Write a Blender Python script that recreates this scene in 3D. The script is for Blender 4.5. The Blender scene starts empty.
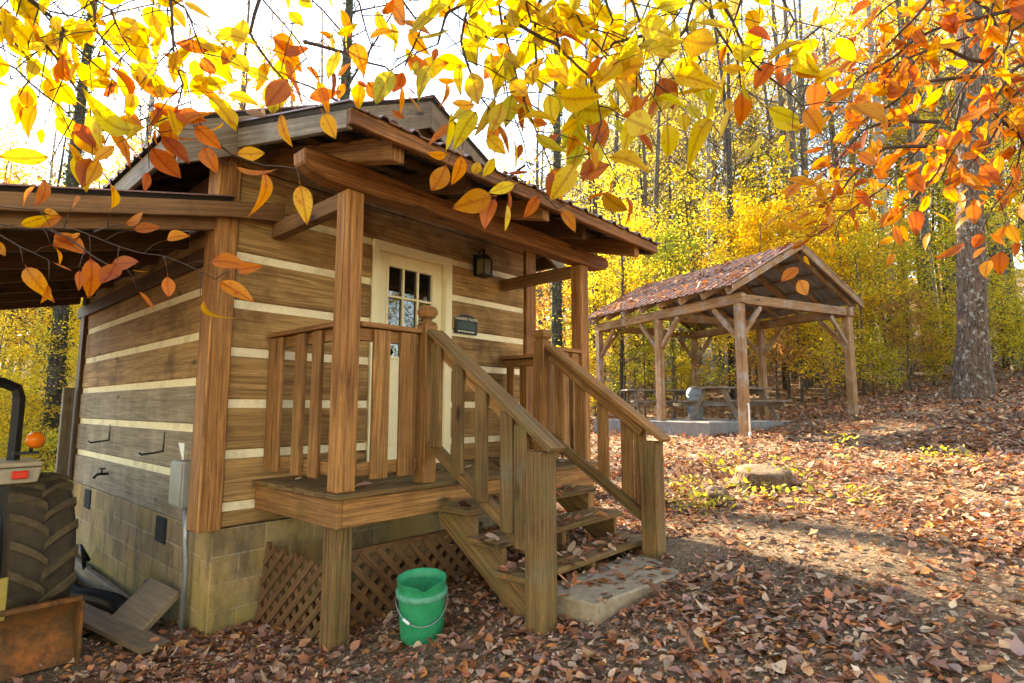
import bpy, math, random
import numpy as np
from mathutils import Vector, Matrix, noise as mnoise
random.seed(7); RNG = np.random.default_rng(11)
R = math.radians
SC = bpy.context.scene
COL = SC.collection

# ------------------------------------------------------------------ camera frame
FPX = 563.0; CX, CY = 512.0, 341.5
PITCH = math.atan(66 / FPX); YAW = R(41.8); EYE = 1.5
FH = Vector((math.cos(YAW), math.sin(YAW), 0)); RT = Vector((math.sin(YAW), -math.cos(YAW), 0)); UPV = Vector((0, 0, 1))
FW = FH * math.cos(PITCH) + UPV * math.sin(PITCH); UC = UPV * math.cos(PITCH) - FH * math.sin(PITCH)
CAM = Vector((0, 0, EYE))
def W(r, d, z=0.0):            # right / forward (horizontal) metres -> world
    p = FH * d + RT * r; return Vector((p.x, p.y, z))
def P(px, py, dep):            # survey helper: sight line -> world point at a depth in metres
    return CAM + (FW * FPX + RT * (px - CX) - UC * (py - CY)) * (dep / FPX)
SUN_AZ, SUN_EL = R(69.9), R(25.9)
SUND = Vector((math.cos(SUN_AZ) * math.cos(SUN_EL), math.sin(SUN_AZ) * math.cos(SUN_EL), math.sin(SUN_EL)))

# ------------------------------------------------------------------ tagging
def tag(o, label=None, cat=None, group=None, kind=None):
    if label: o['label'] = label
    if cat: o['category'] = cat
    if group: o['group'] = group
    if kind: o['kind'] = kind
    return o
def thing(name, label, cat, loc=(0, 0, 0), rz=0.0, group=None):
    o = bpy.data.objects.new(name, None); COL.objects.link(o); o.empty_display_size = 0.1
    o.location = loc; o.rotation_euler = (0, 0, rz)
    return tag(o, label, cat, group)
def link(name, me, parent=None):
    o = bpy.data.objects.new(name, me); COL.objects.link(o)
    if parent is not None: o.parent = parent
    return o

# ------------------------------------------------------------------ mesh builder
class MB:
    def __init__(s): s.v = []; s.f = []; s.uv = []; s.m = []; s.sm = []
    def face(s, idx, uv, m=0, smooth=False):
        s.f.append(idx); s.uv.extend(uv); s.m.append(m); s.sm.append(smooth)
    def obox(s, c, ax, ay, az, m=0, grain=None):
        """oriented box: centre, three half-axis vectors"""
        c, ax, ay, az = Vector(c), Vector(ax), Vector(ay), Vector(az)
        L = [ax.length * 2, ay.length * 2, az.length * 2]
        g = L.index(max(L)) if grain is None else grain
        ou, ov = random.uniform(0, 60), random.uniform(0, 60)
        b = len(s.v)
        for sx in (-1, 1):
            for sy in (-1, 1):
                for sz in (-1, 1): s.v.append(c + ax * sx + ay * sy + az * sz)
        def co(k):
            return ((k >> 2 & 1) * L[0], (k >> 1 & 1) * L[1], (k & 1) * L[2])
        for q in ((0, 1, 3, 2), (4, 6, 7, 5), (0, 4, 5, 1), (2, 3, 7, 6), (0, 2, 6, 4), (1, 5, 7, 3)):
            cs = [co(k) for k in q]
            var = [i for i in range(3) if max(x[i] for x in cs) - min(x[i] for x in cs) > 1e-9]
            if g in var: u_, v_ = g, [i for i in var if i != g][0]
            else: u_, v_ = var[0], var[1]
            rest = [i for i in range(3) if i not in var]
            off = cs[0][rest[0]] * 1.37 if rest else 0
            s.face([b + k for k in q], [(ou + x[u_], ov + off + x[v_]) for x in cs], m)
        return s
    def box(s, lo, hi, m=0, grain=None):
        lo, hi = Vector(lo), Vector(hi); h = (hi - lo) / 2
        return s.obox((lo + hi) / 2, (h.x, 0, 0), (0, h.y, 0), (0, 0, h.z), m, grain)
    def beam(s, p0, p1, w, h, up=(0, 0, 1), m=0):
        """bar from p0 to p1 (centre line); w sideways, h along up"""
        p0, p1 = Vector(p0), Vector(p1); d = p1 - p0; a = d.normalized()
        side = a.cross(Vector(up)).normalized(); u = side.cross(a).normalized()
        return s.obox((p0 + p1) / 2, d / 2, side * w / 2, u * h / 2, m, 0)
    def prism(s, pts, axis, m=0):
        """closed polygon pts (3-D, planar) pushed along axis"""
        pts = [Vector(p) for p in pts]; axis = Vector(axis); n = len(pts); b = len(s.v)
        s.v += pts + [p + axis for p in pts]
        e0 = max((pts[(i + 1) % n] - pts[i] for i in range(n)), key=lambda q: q.length); e0 = (Vector((1, 0, 0)) if n > 12 and abs(axis.x) < 1e-6 else e0).normalized(); nn = axis.normalized(); e1 = nn.cross(e0)
        ou, ov = random.uniform(0, 60), random.uniform(0, 60)
        uv = [(ou + p.dot(e0), ov + p.dot(e1)) for p in pts]
        s.face(list(range(b, b + n))[::-1], uv[::-1], m); s.face(list(range(b + n, b + 2 * n)), uv, m)
        acc = 0
        for i in range(n):
            j = (i + 1) % n; l = (pts[j] - pts[i]).length; t = axis.length
            s.face([b + i, b + j, b + n + j, b + n + i], [(ou + acc, ov), (ou + acc + l, ov), (ou + acc + l, ov + t), (ou + acc, ov + t)], m); acc += l
        return s
    def tube(s, pts, rads, k=8, m=0, cap=True, smooth=True, flat=None):
        pts = [Vector(p) for p in pts]
        if not hasattr(rads, '__len__'): rads = [rads] * len(pts)
        b = len(s.v); prev = None; acc = 0; us = []
        ou, ov = random.uniform(0, 60), random.uniform(0, 60)
        for i, p in enumerate(pts):
            t = (pts[min(i + 1, len(pts) - 1)] - pts[max(i - 1, 0)]).normalized()
            if prev is None:
                r0 = Vector((1, 0, 0)) if abs(t.x) < .8 else Vector((0, 1, 0))
                prev = (r0 - t * r0.dot(t)).normalized()
            else:
                q = prev - t * prev.dot(t); prev = q.normalized() if q.length > 1e-6 else prev
            o = t.cross(prev)
            if i: acc += (pts[i] - pts[i - 1]).length
            us.append(acc)
            for j in range(k):
                a = 2 * math.pi * j / k
                s.v.append(p + (prev * math.cos(a) + o * math.sin(a)) * rads[i])
        for i in range(len(pts) - 1):
            for j in range(k):
                j2 = (j + 1) % k; c0 = 2 * math.pi * rads[i] / k
                s.face([b + i * k + j, b + i * k + j2, b + (i + 1) * k + j2, b + (i + 1) * k + j],
                       [(ou + us[i], ov + j * c0), (ou + us[i], ov + (j + 1) * c0), (ou + us[i + 1], ov + (j + 1) * c0), (ou + us[i + 1], ov + j * c0)], m, smooth)
        if cap:
            for i0, rev in ((0, True), (len(pts) - 1, False)):
                ix = [b + i0 * k + j for j in range(k)]
                uv = [(ou + math.cos(2 * math.pi * j / k) * rads[i0], ov + math.sin(2 * math.pi * j / k) * rads[i0]) for j in range(k)]
                if rev: ix = ix[::-1]; uv = uv[::-1]
                s.face(ix, uv, m)
        return s
    def lathe(s, prof, c=(0, 0, 0), k=24, m=0, smooth=True, close=False):
        b = len(s.v); c = Vector(c)
        for r, z in prof:
            for j in range(k):
                a = 2 * math.pi * j / k; s.v.append(c + Vector((r * math.cos(a), r * math.sin(a), z)))
        for i in range(len(prof) - 1):
            for j in range(k):
                j2 = (j + 1) % k
                s.face([b + i * k + j, b + i * k + j2, b + (i + 1) * k + j2, b + (i + 1) * k + j],
                       [(j * .05, prof[i][1]), (j * .05 + .05, prof[i][1]), (j * .05 + .05, prof[i + 1][1]), (j * .05, prof[i + 1][1])], m, smooth)
        return s
    def sheet(s, p00, pu, pv, nu=1, nv=1, m=0, fn=None, smooth=False):
        p00, pu, pv = Vector(p00), Vector(pu), Vector(pv); b = len(s.v)
        for i in range(nu + 1):
            for j in range(nv + 1):
                p = p00 + pu * (i / nu) + pv * (j / nv)
                if fn: p = p + fn(i / nu, j / nv)
                s.v.append(p)
        for i in range(nu):
            for j in range(nv):
                q = [b + i * (nv + 1) + j, b + (i + 1) * (nv + 1) + j, b + (i + 1) * (nv + 1) + j + 1, b + i * (nv + 1) + j + 1]
                lu, lv = pu.length / nu, pv.length / nv
                s.face(q, [(i * lu, j * lv), ((i + 1) * lu, j * lv), ((i + 1) * lu, (j + 1) * lv), (i * lu, (j + 1) * lv)], m, smooth)
        return s
    def mesh(s, name, mats):
        me = bpy.data.meshes.new(name); me.from_pydata([tuple(v) for v in s.v], [], s.f)
        ul = me.uv_layers.new(name='UVMap'); ul.data.foreach_set('uv', np.array(s.uv, dtype=np.float32).ravel())
        for mm in (mats if isinstance(mats, (list, tuple)) else [mats]): me.materials.append(mm)
        me.polygons.foreach_set('material_index', s.m); me.polygons.foreach_set('use_smooth', s.sm)
        me.update(); return me
    def build(s, name, mats, parent=None, bevel=0.0):
        o = link(name, s.mesh(name, mats), parent)
        if bevel:
            b = o.modifiers.new('Bevel', 'BEVEL'); b.width = bevel; b.segments = 1; b.limit_method = 'ANGLE'; b.angle_limit = R(40)
        return o

def tri_mesh(name, V, T, C, UV=None, mats=None, smooth=False):
    me = bpy.data.meshes.new(name); nv, nt = len(V), len(T)
    me.vertices.add(nv); me.vertices.foreach_set('co', np.asarray(V, np.float32).ravel())
    me.loops.add(nt * 3); me.loops.foreach_set('vertex_index', np.asarray(T, np.int32).ravel())
    me.polygons.add(nt); me.polygons.foreach_set('loop_start', np.arange(0, nt * 3, 3, dtype=np.int32))
    me.polygons.foreach_set('loop_total', np.full(nt, 3, np.int32))
    if C is not None:
        ca = me.color_attributes.new('Col', 'FLOAT_COLOR', 'POINT')
        ca.data.foreach_set('color', np.concatenate([C, np.ones((nv, 1))], 1).astype(np.float32).ravel())
    if UV is not None:
        ul = me.uv_layers.new(name='UVMap'); ul.data.foreach_set('uv', np.asarray(UV, np.float32)[np.asarray(T).ravel()].ravel())
    if smooth: me.polygons.foreach_set('use_smooth', np.ones(nt, bool))
    me.update(calc_edges=True); me.validate()
    if mats: me.materials.append(mats)
    return me

# ------------------------------------------------------------------ materials
class M:
    def __init__(s, name):
        s.m = bpy.data.materials.new(name); s.m.use_nodes = True; s.t = s.m.node_tree; s.t.nodes.clear()
        s.out = s.t.nodes.new('ShaderNodeOutputMaterial')
    def n(s, ty, ins=None, **kw):
        nd = s.t.nodes.new(ty)
        for k, v in kw.items(): setattr(nd, k, v)
        for k, v in (ins or {}).items(): s.set(nd, k, v)
        return nd
    def set(s, nd, k, v):
        sk = nd.inputs[k]
        if isinstance(v, bpy.types.NodeSocket): s.t.links.new(v, sk)
        elif isinstance(v, bpy.types.Node): s.t.links.new(v.outputs[0], sk)
        else: sk.default_value = v
    def ramp(s, fac, stops):
        r = s.n('ShaderNodeValToRGB', {'Fac': fac}); e = r.color_ramp.elements
        while len(e) < len(stops): e.new(.5)
        for el, (p, c) in zip(e, stops):
            el.position = p; el.color = (*c, 1) if hasattr(c, '__len__') else (c, c, c, 1)
        return r
    def mix(s, f, a, b, mode='MIX'):
        x = s.n('ShaderNodeMix', data_type='RGBA', blend_type=mode)
        for i, v in ((0, f), (6, a), (7, b)):
            if isinstance(v, (bpy.types.Node,)): s.t.links.new(v.outputs[0], x.inputs[i])
            elif isinstance(v, bpy.types.NodeSocket): s.t.links.new(v, x.inputs[i])
            elif i == 0: x.inputs[i].default_value = v
            else: x.inputs[i].default_value = (*v, 1)
        return x.outputs[2]
    def noise(s, vec, scale, detail=4, rough=.55, dist=0.0):
        return s.n('ShaderNodeTexNoise', {'Vector': vec, 'Scale': scale, 'Detail': detail, 'Roughness': rough, 'Distortion': dist})
    def map(s, vec, sc=(1, 1, 1), loc=(0, 0, 0)):
        return s.n('ShaderNodeMapping', {'Vector': vec, 'Scale': sc, 'Location': loc})
    def bsdf(s, col, rough=.8, bump=None, bstr=.3, bdist=.004, metal=0.0, spec=.3):
        p = s.n('ShaderNodeBsdfPrincipled', {'Roughness': rough, 'Metallic': metal, 'Specular IOR Level': spec})
        s.set(p, 'Base Color', col if not isinstance(col, tuple) else (*col, 1))
        if bump is not None:
            bn = s.n('ShaderNodeBump', {'Height': bump, 'Strength': bstr, 'Distance': bdist}); s.set(p, 'Normal', bn)
        s.t.links.new(p.outputs[0], s.out.inputs[0]); return p
    @property
    def uv(s): return s.n('ShaderNodeTexCoord').outputs['UV']
    @property
    def obj(s): return s.n('ShaderNodeTexCoord').outputs['Object']
    @property
    def pos(s): return s.n('ShaderNodeNewGeometry').outputs['Position']

def wood(name, dark, light, grey=0.0, moss=0.0, rough=.75, grain=1.0, greycol=(.27, .235, .19), knots=True, bump=.5, wear=.35, con=1.0):
    m = M(name); uv = m.uv
    g1 = m.noise(m.map(uv, (.9, 30 * grain, 1)), 1.0, 5, .62, 1.6)
    g2 = m.noise(m.map(uv, (3.5, 170, 1)), 1.0, 3, .7)
    tone = m.noise(m.map(uv, (.12, .25, 1)), 1.0, 1)
    w_ = .14 / con; mid = tuple((a + b) / 2 for a, b in zip(dark, light))
    base = m.ramp(g1, [(.5 - w_, dark), (.5, mid), (.5 + w_, light)])
    c = m.mix(m.ramp(g2, [(.36, .55 * con), (.55, 0)]), base, tuple(x * .5 for x in dark))
    ck = m.noise(m.map(uv, (.7, 42, 1), (7, 3, 0)), 1.0, 2, .5, .4)   # drying checks: thin dark cracks along the grain
    c = m.mix(m.ramp(ck, [(.27, .85), (.31, 0)]), c, tuple(x * .22 for x in dark))
    c = m.mix(m.ramp(tone, [(.3, .45), (.65, 0)]), c, tuple(x * .8 for x in dark))
    pn = m.noise(m.pos, 3.1, 5, .65)
    if grey > 0:
        gm = m.n('ShaderNodeMath', {0: pn, 1: grey - .5}, operation='ADD')
        c = m.mix(m.ramp(gm, [(.42, 0), (.62, .85)]), c, m.mix(m.ramp(g1, [(.35, 0), (.65, 1)]), tuple(x * .55 for x in greycol), greycol))
    if knots:
        vo = m.n('ShaderNodeTexVoronoi', {'Vector': m.map(uv, (2.1, 6.5, 1)), 'Scale': 1.0, 'Randomness': 1.0})
        kn = m.ramp(vo.outputs['Distance'], [(.07, .95), (.19, 0)])
        sel = m.ramp(m.n('ShaderNodeSeparateColor', {0: vo.outputs['Color']}).outputs[0], [(.66, 0), (.7, 1)])
        kk = m.n('ShaderNodeMath', {0: kn, 1: sel}, operation='MULTIPLY')
        c = m.mix(kk, c, tuple(x * .28 for x in dark))
    # dirt stains with their own shape
    st = m.noise(m.pos, 1.7, 6, .7)
    c = m.mix(m.ramp(st, [(.48, 0), (.66, wear)]), c, m.mix(1.0, c, (.26, .2, .16), 'MULTIPLY'))
    if moss > 0:
        mn = m.noise(m.pos, 4.5, 6, .7)
        c = m.mix(m.ramp(mn, [(.6 - moss * .3, 0), (.75 - moss * .15, moss)]), c, (.10, .098, .026))
    hh = m.mix(.5, m.ramp(g1, [(.3, 0), (.7, 1)]), g2.outputs[0])
    m.bsdf(c, rough, hh, bump, .004)
    return m.m

def plain(name, col, rough=.6, metal=0, var=.25, bump=.15, scale=14, spec=.4):
    m = M(name); n = m.noise(m.pos, scale, 5, .65)
    c = m.mix(m.ramp(n, [(.3, 1), (.7, 0)]), col, tuple(x * (1 - var) for x in col))
    m.bsdf(c, rough, n.outputs[0], bump, .003, metal, spec); return m.m

def leafmat(name, trans=.5, veins=False, sat=1.0):
    m = M(name)
    a = m.n('ShaderNodeAttribute', attribute_name='Col').outputs['Color']
    col = a
    if veins:
        uv = m.uv
        sp = m.n('ShaderNodeSeparateXYZ', {0: uv})
        av = m.n('ShaderNodeMath', {0: sp.outputs[1], 1: 0}, operation='ABSOLUTE') if False else m.n('ShaderNodeMath', {0: sp.outputs[1]}, operation='ABSOLUTE')
        x = m.n('ShaderNodeMath', {0: sp.outputs[0], 1: av}, operation='SUBTRACT')
        wv = m.n('ShaderNodeMath', {0: x, 1: 8.0}, operation='MULTIPLY'); fr = m.n('ShaderNodeMath', {0: wv}, operation='FRACT')
        vein = m.ramp(fr, [(.0, .55), (.12, 0), (.9, 0), (1, .55)])
        mid = m.ramp(av, [(.0, .8), (.05, 0)])
        col = m.mix(vein, col, m.mix(1.0, col, (.72, .5, .35), 'MULTIPLY'))
        col = m.mix(mid, col, m.mix(1.0, col, (.6, .35, .2), 'MULTIPLY'))
        bl = m.noise(m.pos, 38, 4, .7)
        col = m.mix(m.ramp(bl, [(.55, 0), (.66, .75)]), col, m.mix(1.0, col, (.8, .42, .25), 'MULTIPLY'))
        sp2 = m.noise(m.pos, 120, 2, .5)
        col = m.mix(m.ramp(sp2, [(.68, 0), (.74, .8)]), col, (.10, .04, .012))
    d = m.n('ShaderNodeBsdfDiffuse', {'Color': col}); t = m.n('ShaderNodeBsdfTranslucent', {'Color': col})
    x = m.n('ShaderNodeMixShader', {0: trans, 1: d.outputs[0], 2: t.outputs[0]})
    g = m.n('ShaderNodeBsdfGlossy', {'Color': (.6, .6, .6, 1), 'Roughness': .5})
    y = m.n('ShaderNodeMixShader', {0: .035, 1: x.outputs[0], 2: g.outputs[0]})
    m.t.links.new(y.outputs[0], m.out.inputs[0]); return m.m

MAT = {}
MAT['log'] = wood('log_wood', (.235, .125, .045), (.56, .335, .125), grey=.2, grain=.6, wear=.7, rough=.9, con=.95, bump=.9)
MAT['loggrey'] = wood('grey_log_wood', (.20, .15, .095), (.40, .31, .205), grey=.46, grain=.7, wear=.3, greycol=(.44, .355, .25), rough=.9, con=.9, bump=.9)
MAT['post'] = wood('post_wood', (.17, .066, .018), (.52, .24, .07), grey=.2, wear=.4)
MAT['beam'] = wood('beam_wood', (.13, .045, .012), (.38, .155, .042), grey=.12, wear=.55, con=1.3)
MAT['rail'] = wood('rail_wood', (.17, .07, .02), (.50, .24, .072), grey=.2, moss=.35, wear=.35)
MAT['stair'] = wood('stair_wood', (.10, .05, .016), (.33, .18, .062), grey=.34, moss=.5, wear=.5, greycol=(.2, .17, .11))
MAT['weather'] = wood('weathered_wood', (.13, .09, .055), (.28, .215, .14), grey=.38, wear=.5, greycol=(.31, .265, .2))
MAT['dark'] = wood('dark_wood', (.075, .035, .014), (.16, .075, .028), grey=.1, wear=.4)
MAT['leanto'] = wood('lean_to_wood', (.15, .07, .026), (.30, .15, .055), grey=.2, wear=.5)
MAT['pav'] = wood('pavilion_wood', (.20, .10, .042), (.42, .235, .1), grey=.42, wear=.35, greycol=(.40, .345, .31))
MAT['table'] = wood('table_wood', (.15, .1, .07), (.27, .19, .13), grey=.45, wear=.3)
MAT['plank'] = wood('plank_wood', (.15, .10, .055), (.27, .19, .11), grey=.3, wear=.4)
MAT['lattice'] = wood('lattice_wood', (.11, .05, .02), (.21, .105, .04), grey=.2, moss=.3, wear=.4, knots=False)
def mk_chink():
    m = M('chinking'); n = m.noise(m.pos, 18, 5, .7); n2 = m.noise(m.pos, 2.5, 5, .7)
    c = m.mix(m.ramp(n, [(.3, 0), (.7, 1)]), (.74, .62, .38), (.88, .77, .52))
    c = m.mix(m.ramp(n2, [(.52, 0), (.72, .5)]), c, (.26, .2, .11)); m.bsdf(c, .9, n.outputs[0], .4, .004); return m.m
MAT['chink'] = mk_chink()
MAT['cream'] = plain('cream_paint', (.86, .75, .47), .45, var=.1, bump=.03, scale=6)
def mk_block():
    m = M('concrete_block'); uv = m.uv
    b = m.n('ShaderNodeTexBrick', {'Vector': uv, 'Color1': (.26, .175, .095, 1), 'Color2': (.42, .28, .14, 1), 'Mortar': (.46, .37, .24, 1), 'Scale': 1.0,
        'Mortar Size': .008, 'Mortar Smooth': .3, 'Brick Width': .40, 'Row Height': .195, 'Bias': 0.0}, offset=.5)
    n = m.noise(m.pos, 26, 6, .75); n2 = m.noise(m.pos, 1.6, 4, .6)
    c = m.mix(m.ramp(n, [(.3, .5), (.6, 0)]), b.outputs[0], (.12, .10, .075))
    c = m.mix(m.ramp(n2, [(.42, 0), (.66, .8)]), c, (.44, .28, .085))
    n3 = m.noise(m.pos, 3.3, 5, .7); sp = m.n('ShaderNodeSeparateXYZ', {0: m.pos})
    low = m.n('ShaderNodeMapRange', {'Value': sp.outputs[2], 'From Min': -.2, 'From Max': .35, 'To Min': .25, 'To Max': -.15})
    ms = m.n('ShaderNodeMath', {0: n3, 1: low}, operation='ADD')
    c = m.mix(m.ramp(ms, [(.5, 0), (.7, .55)]), c, (.24, .20, .035))
    n4 = m.noise(m.map(m.pos, (2.2, 2.2, .9)), 1.6, 6, .72)
    c = m.mix(m.ramp(n4, [(.48, 0), (.64, .7)]), c, (.085, .062, .036))
    h = m.mix(.35, b.outputs['Fac'], n.outputs[0]); inv = m.n('ShaderNodeInvert', {'Color': h})
    m.bsdf(c, .95, inv.outputs[0], .8, .006); return m.m
MAT['block'] = mk_block()
MAT['concrete'] = plain('concrete', (.34, .265, .17), .9, var=.4, bump=.5, scale=22)
MAT['greyslab'] = plain('slab_concrete', (.19, .18, .175), .9, var=.35, bump=.4, scale=9)
def mk_roof(name, col, col2):
    m = M(name); n = m.noise(m.pos, 3, 6, .7); n2 = m.noise(m.pos, 30, 4, .7)
    c = m.mix(m.ramp(n, [(.4, 0), (.65, 1)]), col, col2); c = m.mix(m.ramp(n2, [(.5, 0), (.75, .4)]), c, (.1, .06, .04))
    m.bsdf(c, .45, n2.outputs[0], .1, .003, .5); return m.m
MAT['roof'] = mk_roof('roof_metal', (.15, .075, .06), (.22, .11, .085))
MAT['proof'] = mk_roof('pavilion_roof_metal', (.22, .115, .085), (.31, .18, .14))
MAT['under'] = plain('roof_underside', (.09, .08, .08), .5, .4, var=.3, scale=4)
MAT['punder'] = plain('bare_sheet_metal', (.33, .34, .36), .5, .4, var=.3, scale=3)
MAT['blackmetal'] = plain('black_metal', (.012, .012, .013), .5, .3, var=.3)
MAT['steel'] = plain('galvanised_metal', (.33, .34, .35), .45, .7, var=.3)
MAT['can'] = plain('grey_can', (.20, .225, .24), .5, .1, var=.25, scale=8)
MAT['greybox'] = plain('grey_enamel', (.30, .29, .245), .55, 0, var=.25, scale=9)
MAT['white'] = plain('white_plastic', (.72, .72, .70), .5, var=.12)
MAT['cover'] = plain('dark_gap', (.006, .006, .006), .9, var=.2)
MAT['tyre'] = plain('dusty_tyre', (.055, .036, .018), .9, var=.5, bump=.6, scale=16)
MAT['dusttread'] = plain('muddy_tread', (.10, .066, .03), .95, var=.55, bump=.6, scale=18)
def mk_rust():
    m = M('rusty_orange_steel'); n = m.noise(m.pos, 7, 6, .75); n2 = m.noise(m.pos, 2.4, 4, .6)
    c = m.mix(m.ramp(n, [(.4, 0), (.6, 1)]), (.30, .095, .016), (.085, .035, .012)); c = m.mix(m.ramp(n2, [(.42, 0), (.62, .85)]), c, (.09, .055, .02))
    m.bsdf(c, .75, n.outputs[0], .5, .005, .2); return m.m
MAT['rust'] = mk_rust()
MAT['fender'] = plain('beige_fender_paint', (.36, .29, .18), .5, var=.25)
MAT['blue'] = plain('blue_paint', (.07, .13, .30), .4, var=.2)
MAT['yellow'] = plain('ochre_paint', (.35, .24, .04), .5, var=.3)
MAT['redlens'] = plain('red_lens', (.65, .03, .01), .2, var=.1)
MAT['amber'] = plain('amber_lens', (.75, .16, .01), .2, var=.15)
def mk_bucket():
    m = M('green_plastic'); n = m.noise(m.pos, 20, 5, .7); n2 = m.noise(m.pos, 70, 4, .7)
    c = m.mix(m.ramp(n, [(.35, 0), (.7, 1)]), (.006, .21, .085), (.02, .30, .13))
    c = m.mix(m.ramp(n2, [(.55, 0), (.7, .55)]), c, (.10, .14, .05)); m.bsdf(c, .42, n2.outputs[0], .1, .002); return m.m
MAT['green'] = mk_bucket()
MAT['bucketrim'] = plain('scuffed_green', (.10, .36, .22), .6, var=.5, scale=50)
def mk_glass():
    m = M('window_glass'); p = m.bsdf((.006, .007, .006), .02, spec=1.0); p.inputs['IOR'].default_value = 1.6; return m.m
MAT['glass'] = mk_glass()
def mk_lamp():
    m = M('lantern_glass'); m.bsdf((.22, .17, .08), .15, spec=.6); return m.m
MAT['lampglass'] = mk_lamp()
def mk_bark(name, a, b, lich=0.0, sc=1.0):
    m = M(name); o = m.obj
    v = m.n('ShaderNodeTexVoronoi', {'Vector': m.map(o, (14 * sc, 14 * sc, 2.6 * sc)), 'Scale': 1.0}, feature='DISTANCE_TO_EDGE')
    n = m.noise(m.map(o, (6, 6, 1.6)), 1.6, 6, .75, .6); n2 = m.noise(o, 9, 5, .7)
    c = m.mix(m.ramp(n, [(.3, 0), (.7, 1)]), a, b); c = m.mix(m.ramp(v.outputs[0], [(.0, .8), (.12, 0)]), c, tuple(x * .35 for x in a))
    if lich: c = m.mix(m.ramp(n2, [(.56, 0), (.62, lich)]), c, (.42, .42, .37))
    h = m.mix(.5, v.outputs[0], n.outputs[0]); m.bsdf(c, .95, h, .8, .03); return m.m
MAT['bark'] = mk_bark('bark', (.065, .05, .037), (.15, .115, .085), .25)
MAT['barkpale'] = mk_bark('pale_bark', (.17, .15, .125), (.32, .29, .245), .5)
MAT['barkbig'] = mk_bark('lichen_bark', (.07, .042, .028), (.17, .11, .072), .5, 1.0)
MAT['barkdark'] = mk_bark('dark_bark', (.03, .024, .018), (.075, .06, .045), .1)
MAT['twig'] = plain('twig', (.06, .038, .025), .8, var=.4)
MAT['leaf'] = leafmat('foliage', .6)
MAT['leafbig'] = leafmat('beech_leaf', .68, True)
MAT['litter'] = leafmat('dry_leaf', .15)
def mk_ground():
    m = M('forest_floor'); p = m.pos
    n = m.noise(p, 1.3, 6, .65); n2 = m.noise(p, 14, 6, .75); n3 = m.noise(p, 55, 4, .7)
    v = m.n('ShaderNodeTexVoronoi', {'Vector': p, 'Scale': 38.0})
    c = m.mix(m.ramp(n, [(.38, 0), (.62, 1)]), (.13, .07, .036), (.25, .16, .085))
    c = m.mix(m.ramp(n2, [(.4, 0), (.65, .8)]), c, (.045, .024, .015))
    c = m.mix(m.ramp(n3, [(.52, 0), (.66, .85)]), c, (.42, .33, .19))
    c = m.mix(m.ramp(v.outputs['Distance'], [(.1, .5), (.3, 0)]), c, (.28, .235, .17))
    h = m.mix(.5, n2.outputs[0], n3.outputs[0]); m.bsdf(c, .95, h, 1.0, .03); return m.m
MAT['ground'] = mk_ground()

# ------------------------------------------------------------------ ground height
CP = [(-1.08, 3.71, 0.0), (-2.17, 4.24, -.15), (-.55, 3.6, .07), (.16, 3.5, .2), (1.13, 4.56, .36), (.6, 3.1, .22), (4.32, 10.5, .93), (7.28, 12.1, 1.32), (10.3, 12.7, 1.68),
      (3.0, 6.9, .6), (1.95, 2.2, .38), (5.2, 6, .78), (-2.8, 3.1, -.22), (-2.9, 4.2, -.19), (-5, 7, -.45), (-5.3, 7.1, -.35), (0, 0, 0.0), (-4, 0, -.3), (4, 0, .5), (9, 5, 1.2), (2, 15, .9), (5.3, 16, 1.15),
      (0, 25, 1.2), (-10, 20, -.3), (10, 25, 2.6), (20, 30, 4.2), (-25, 40, .5), (0, 50, 4), (25, 50, 8), (40, 25, 6), (-30, 15, -1.5), (-40, -20, -2), (10, -20, .6), (40, -20, 3),
      (0, 90, 13), (60, 80, 20), (-60, 80, 8), (90, 40, 14), (-90, 30, 2), (0, -80, 0), (90, -60, 4), (-90, -60, -3)]
_c = np.array(CP); _n = len(_c)
def _phi(d2): return np.where(d2 > 1e-9, .5 * d2 * np.log(np.maximum(d2, 1e-9)), 0.0)
_D = ((_c[:, None, :2] - _c[None, :, :2]) ** 2).sum(-1); _A = np.zeros((_n + 3, _n + 3)); _A[:_n, :_n] = _phi(_D) + np.eye(_n) * .3
_A[:_n, _n] = 1; _A[:_n, _n + 1:] = _c[:, :2]; _A[_n:, :_n] = _A[:_n, _n:].T
_w = np.linalg.solve(_A, np.concatenate([_c[:, 2], np.zeros(3)]))
def gz(X, Y):
    X = np.atleast_1d(np.asarray(X, float)); Y = np.atleast_1d(np.asarray(Y, float))
    d = np.clip(X * FH.x + Y * FH.y, -120, 120); r = np.clip(X * RT.x + Y * RT.y, -120, 120)
    out = np.empty(len(X))
    for i in range(0, len(X), 20000):
        q = np.stack([r[i:i + 20000], d[i:i + 20000]], 1)
        out[i:i + 20000] = _phi(((q[:, None] - _c[None, :, :2]) ** 2).sum(-1)) @ _w[:_n] + _w[_n] + q @ _w[_n + 1:]
    dist = np.hypot(X, Y); a = np.clip((dist - 2) / 6, .25, 1)
    out += a * (.035 * np.sin(X * 1.7 + .6 * np.sin(Y * 1.3)) * np.sin(Y * 1.45 + .8 * np.sin(X * .9)) + .012 * np.sin(X * 5.1 + 2 * np.sin(Y * 2.2)) * np.sin(Y * 4.3))
    return out
def g1(x, y): return float(gz(x, y)[0])

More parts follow.
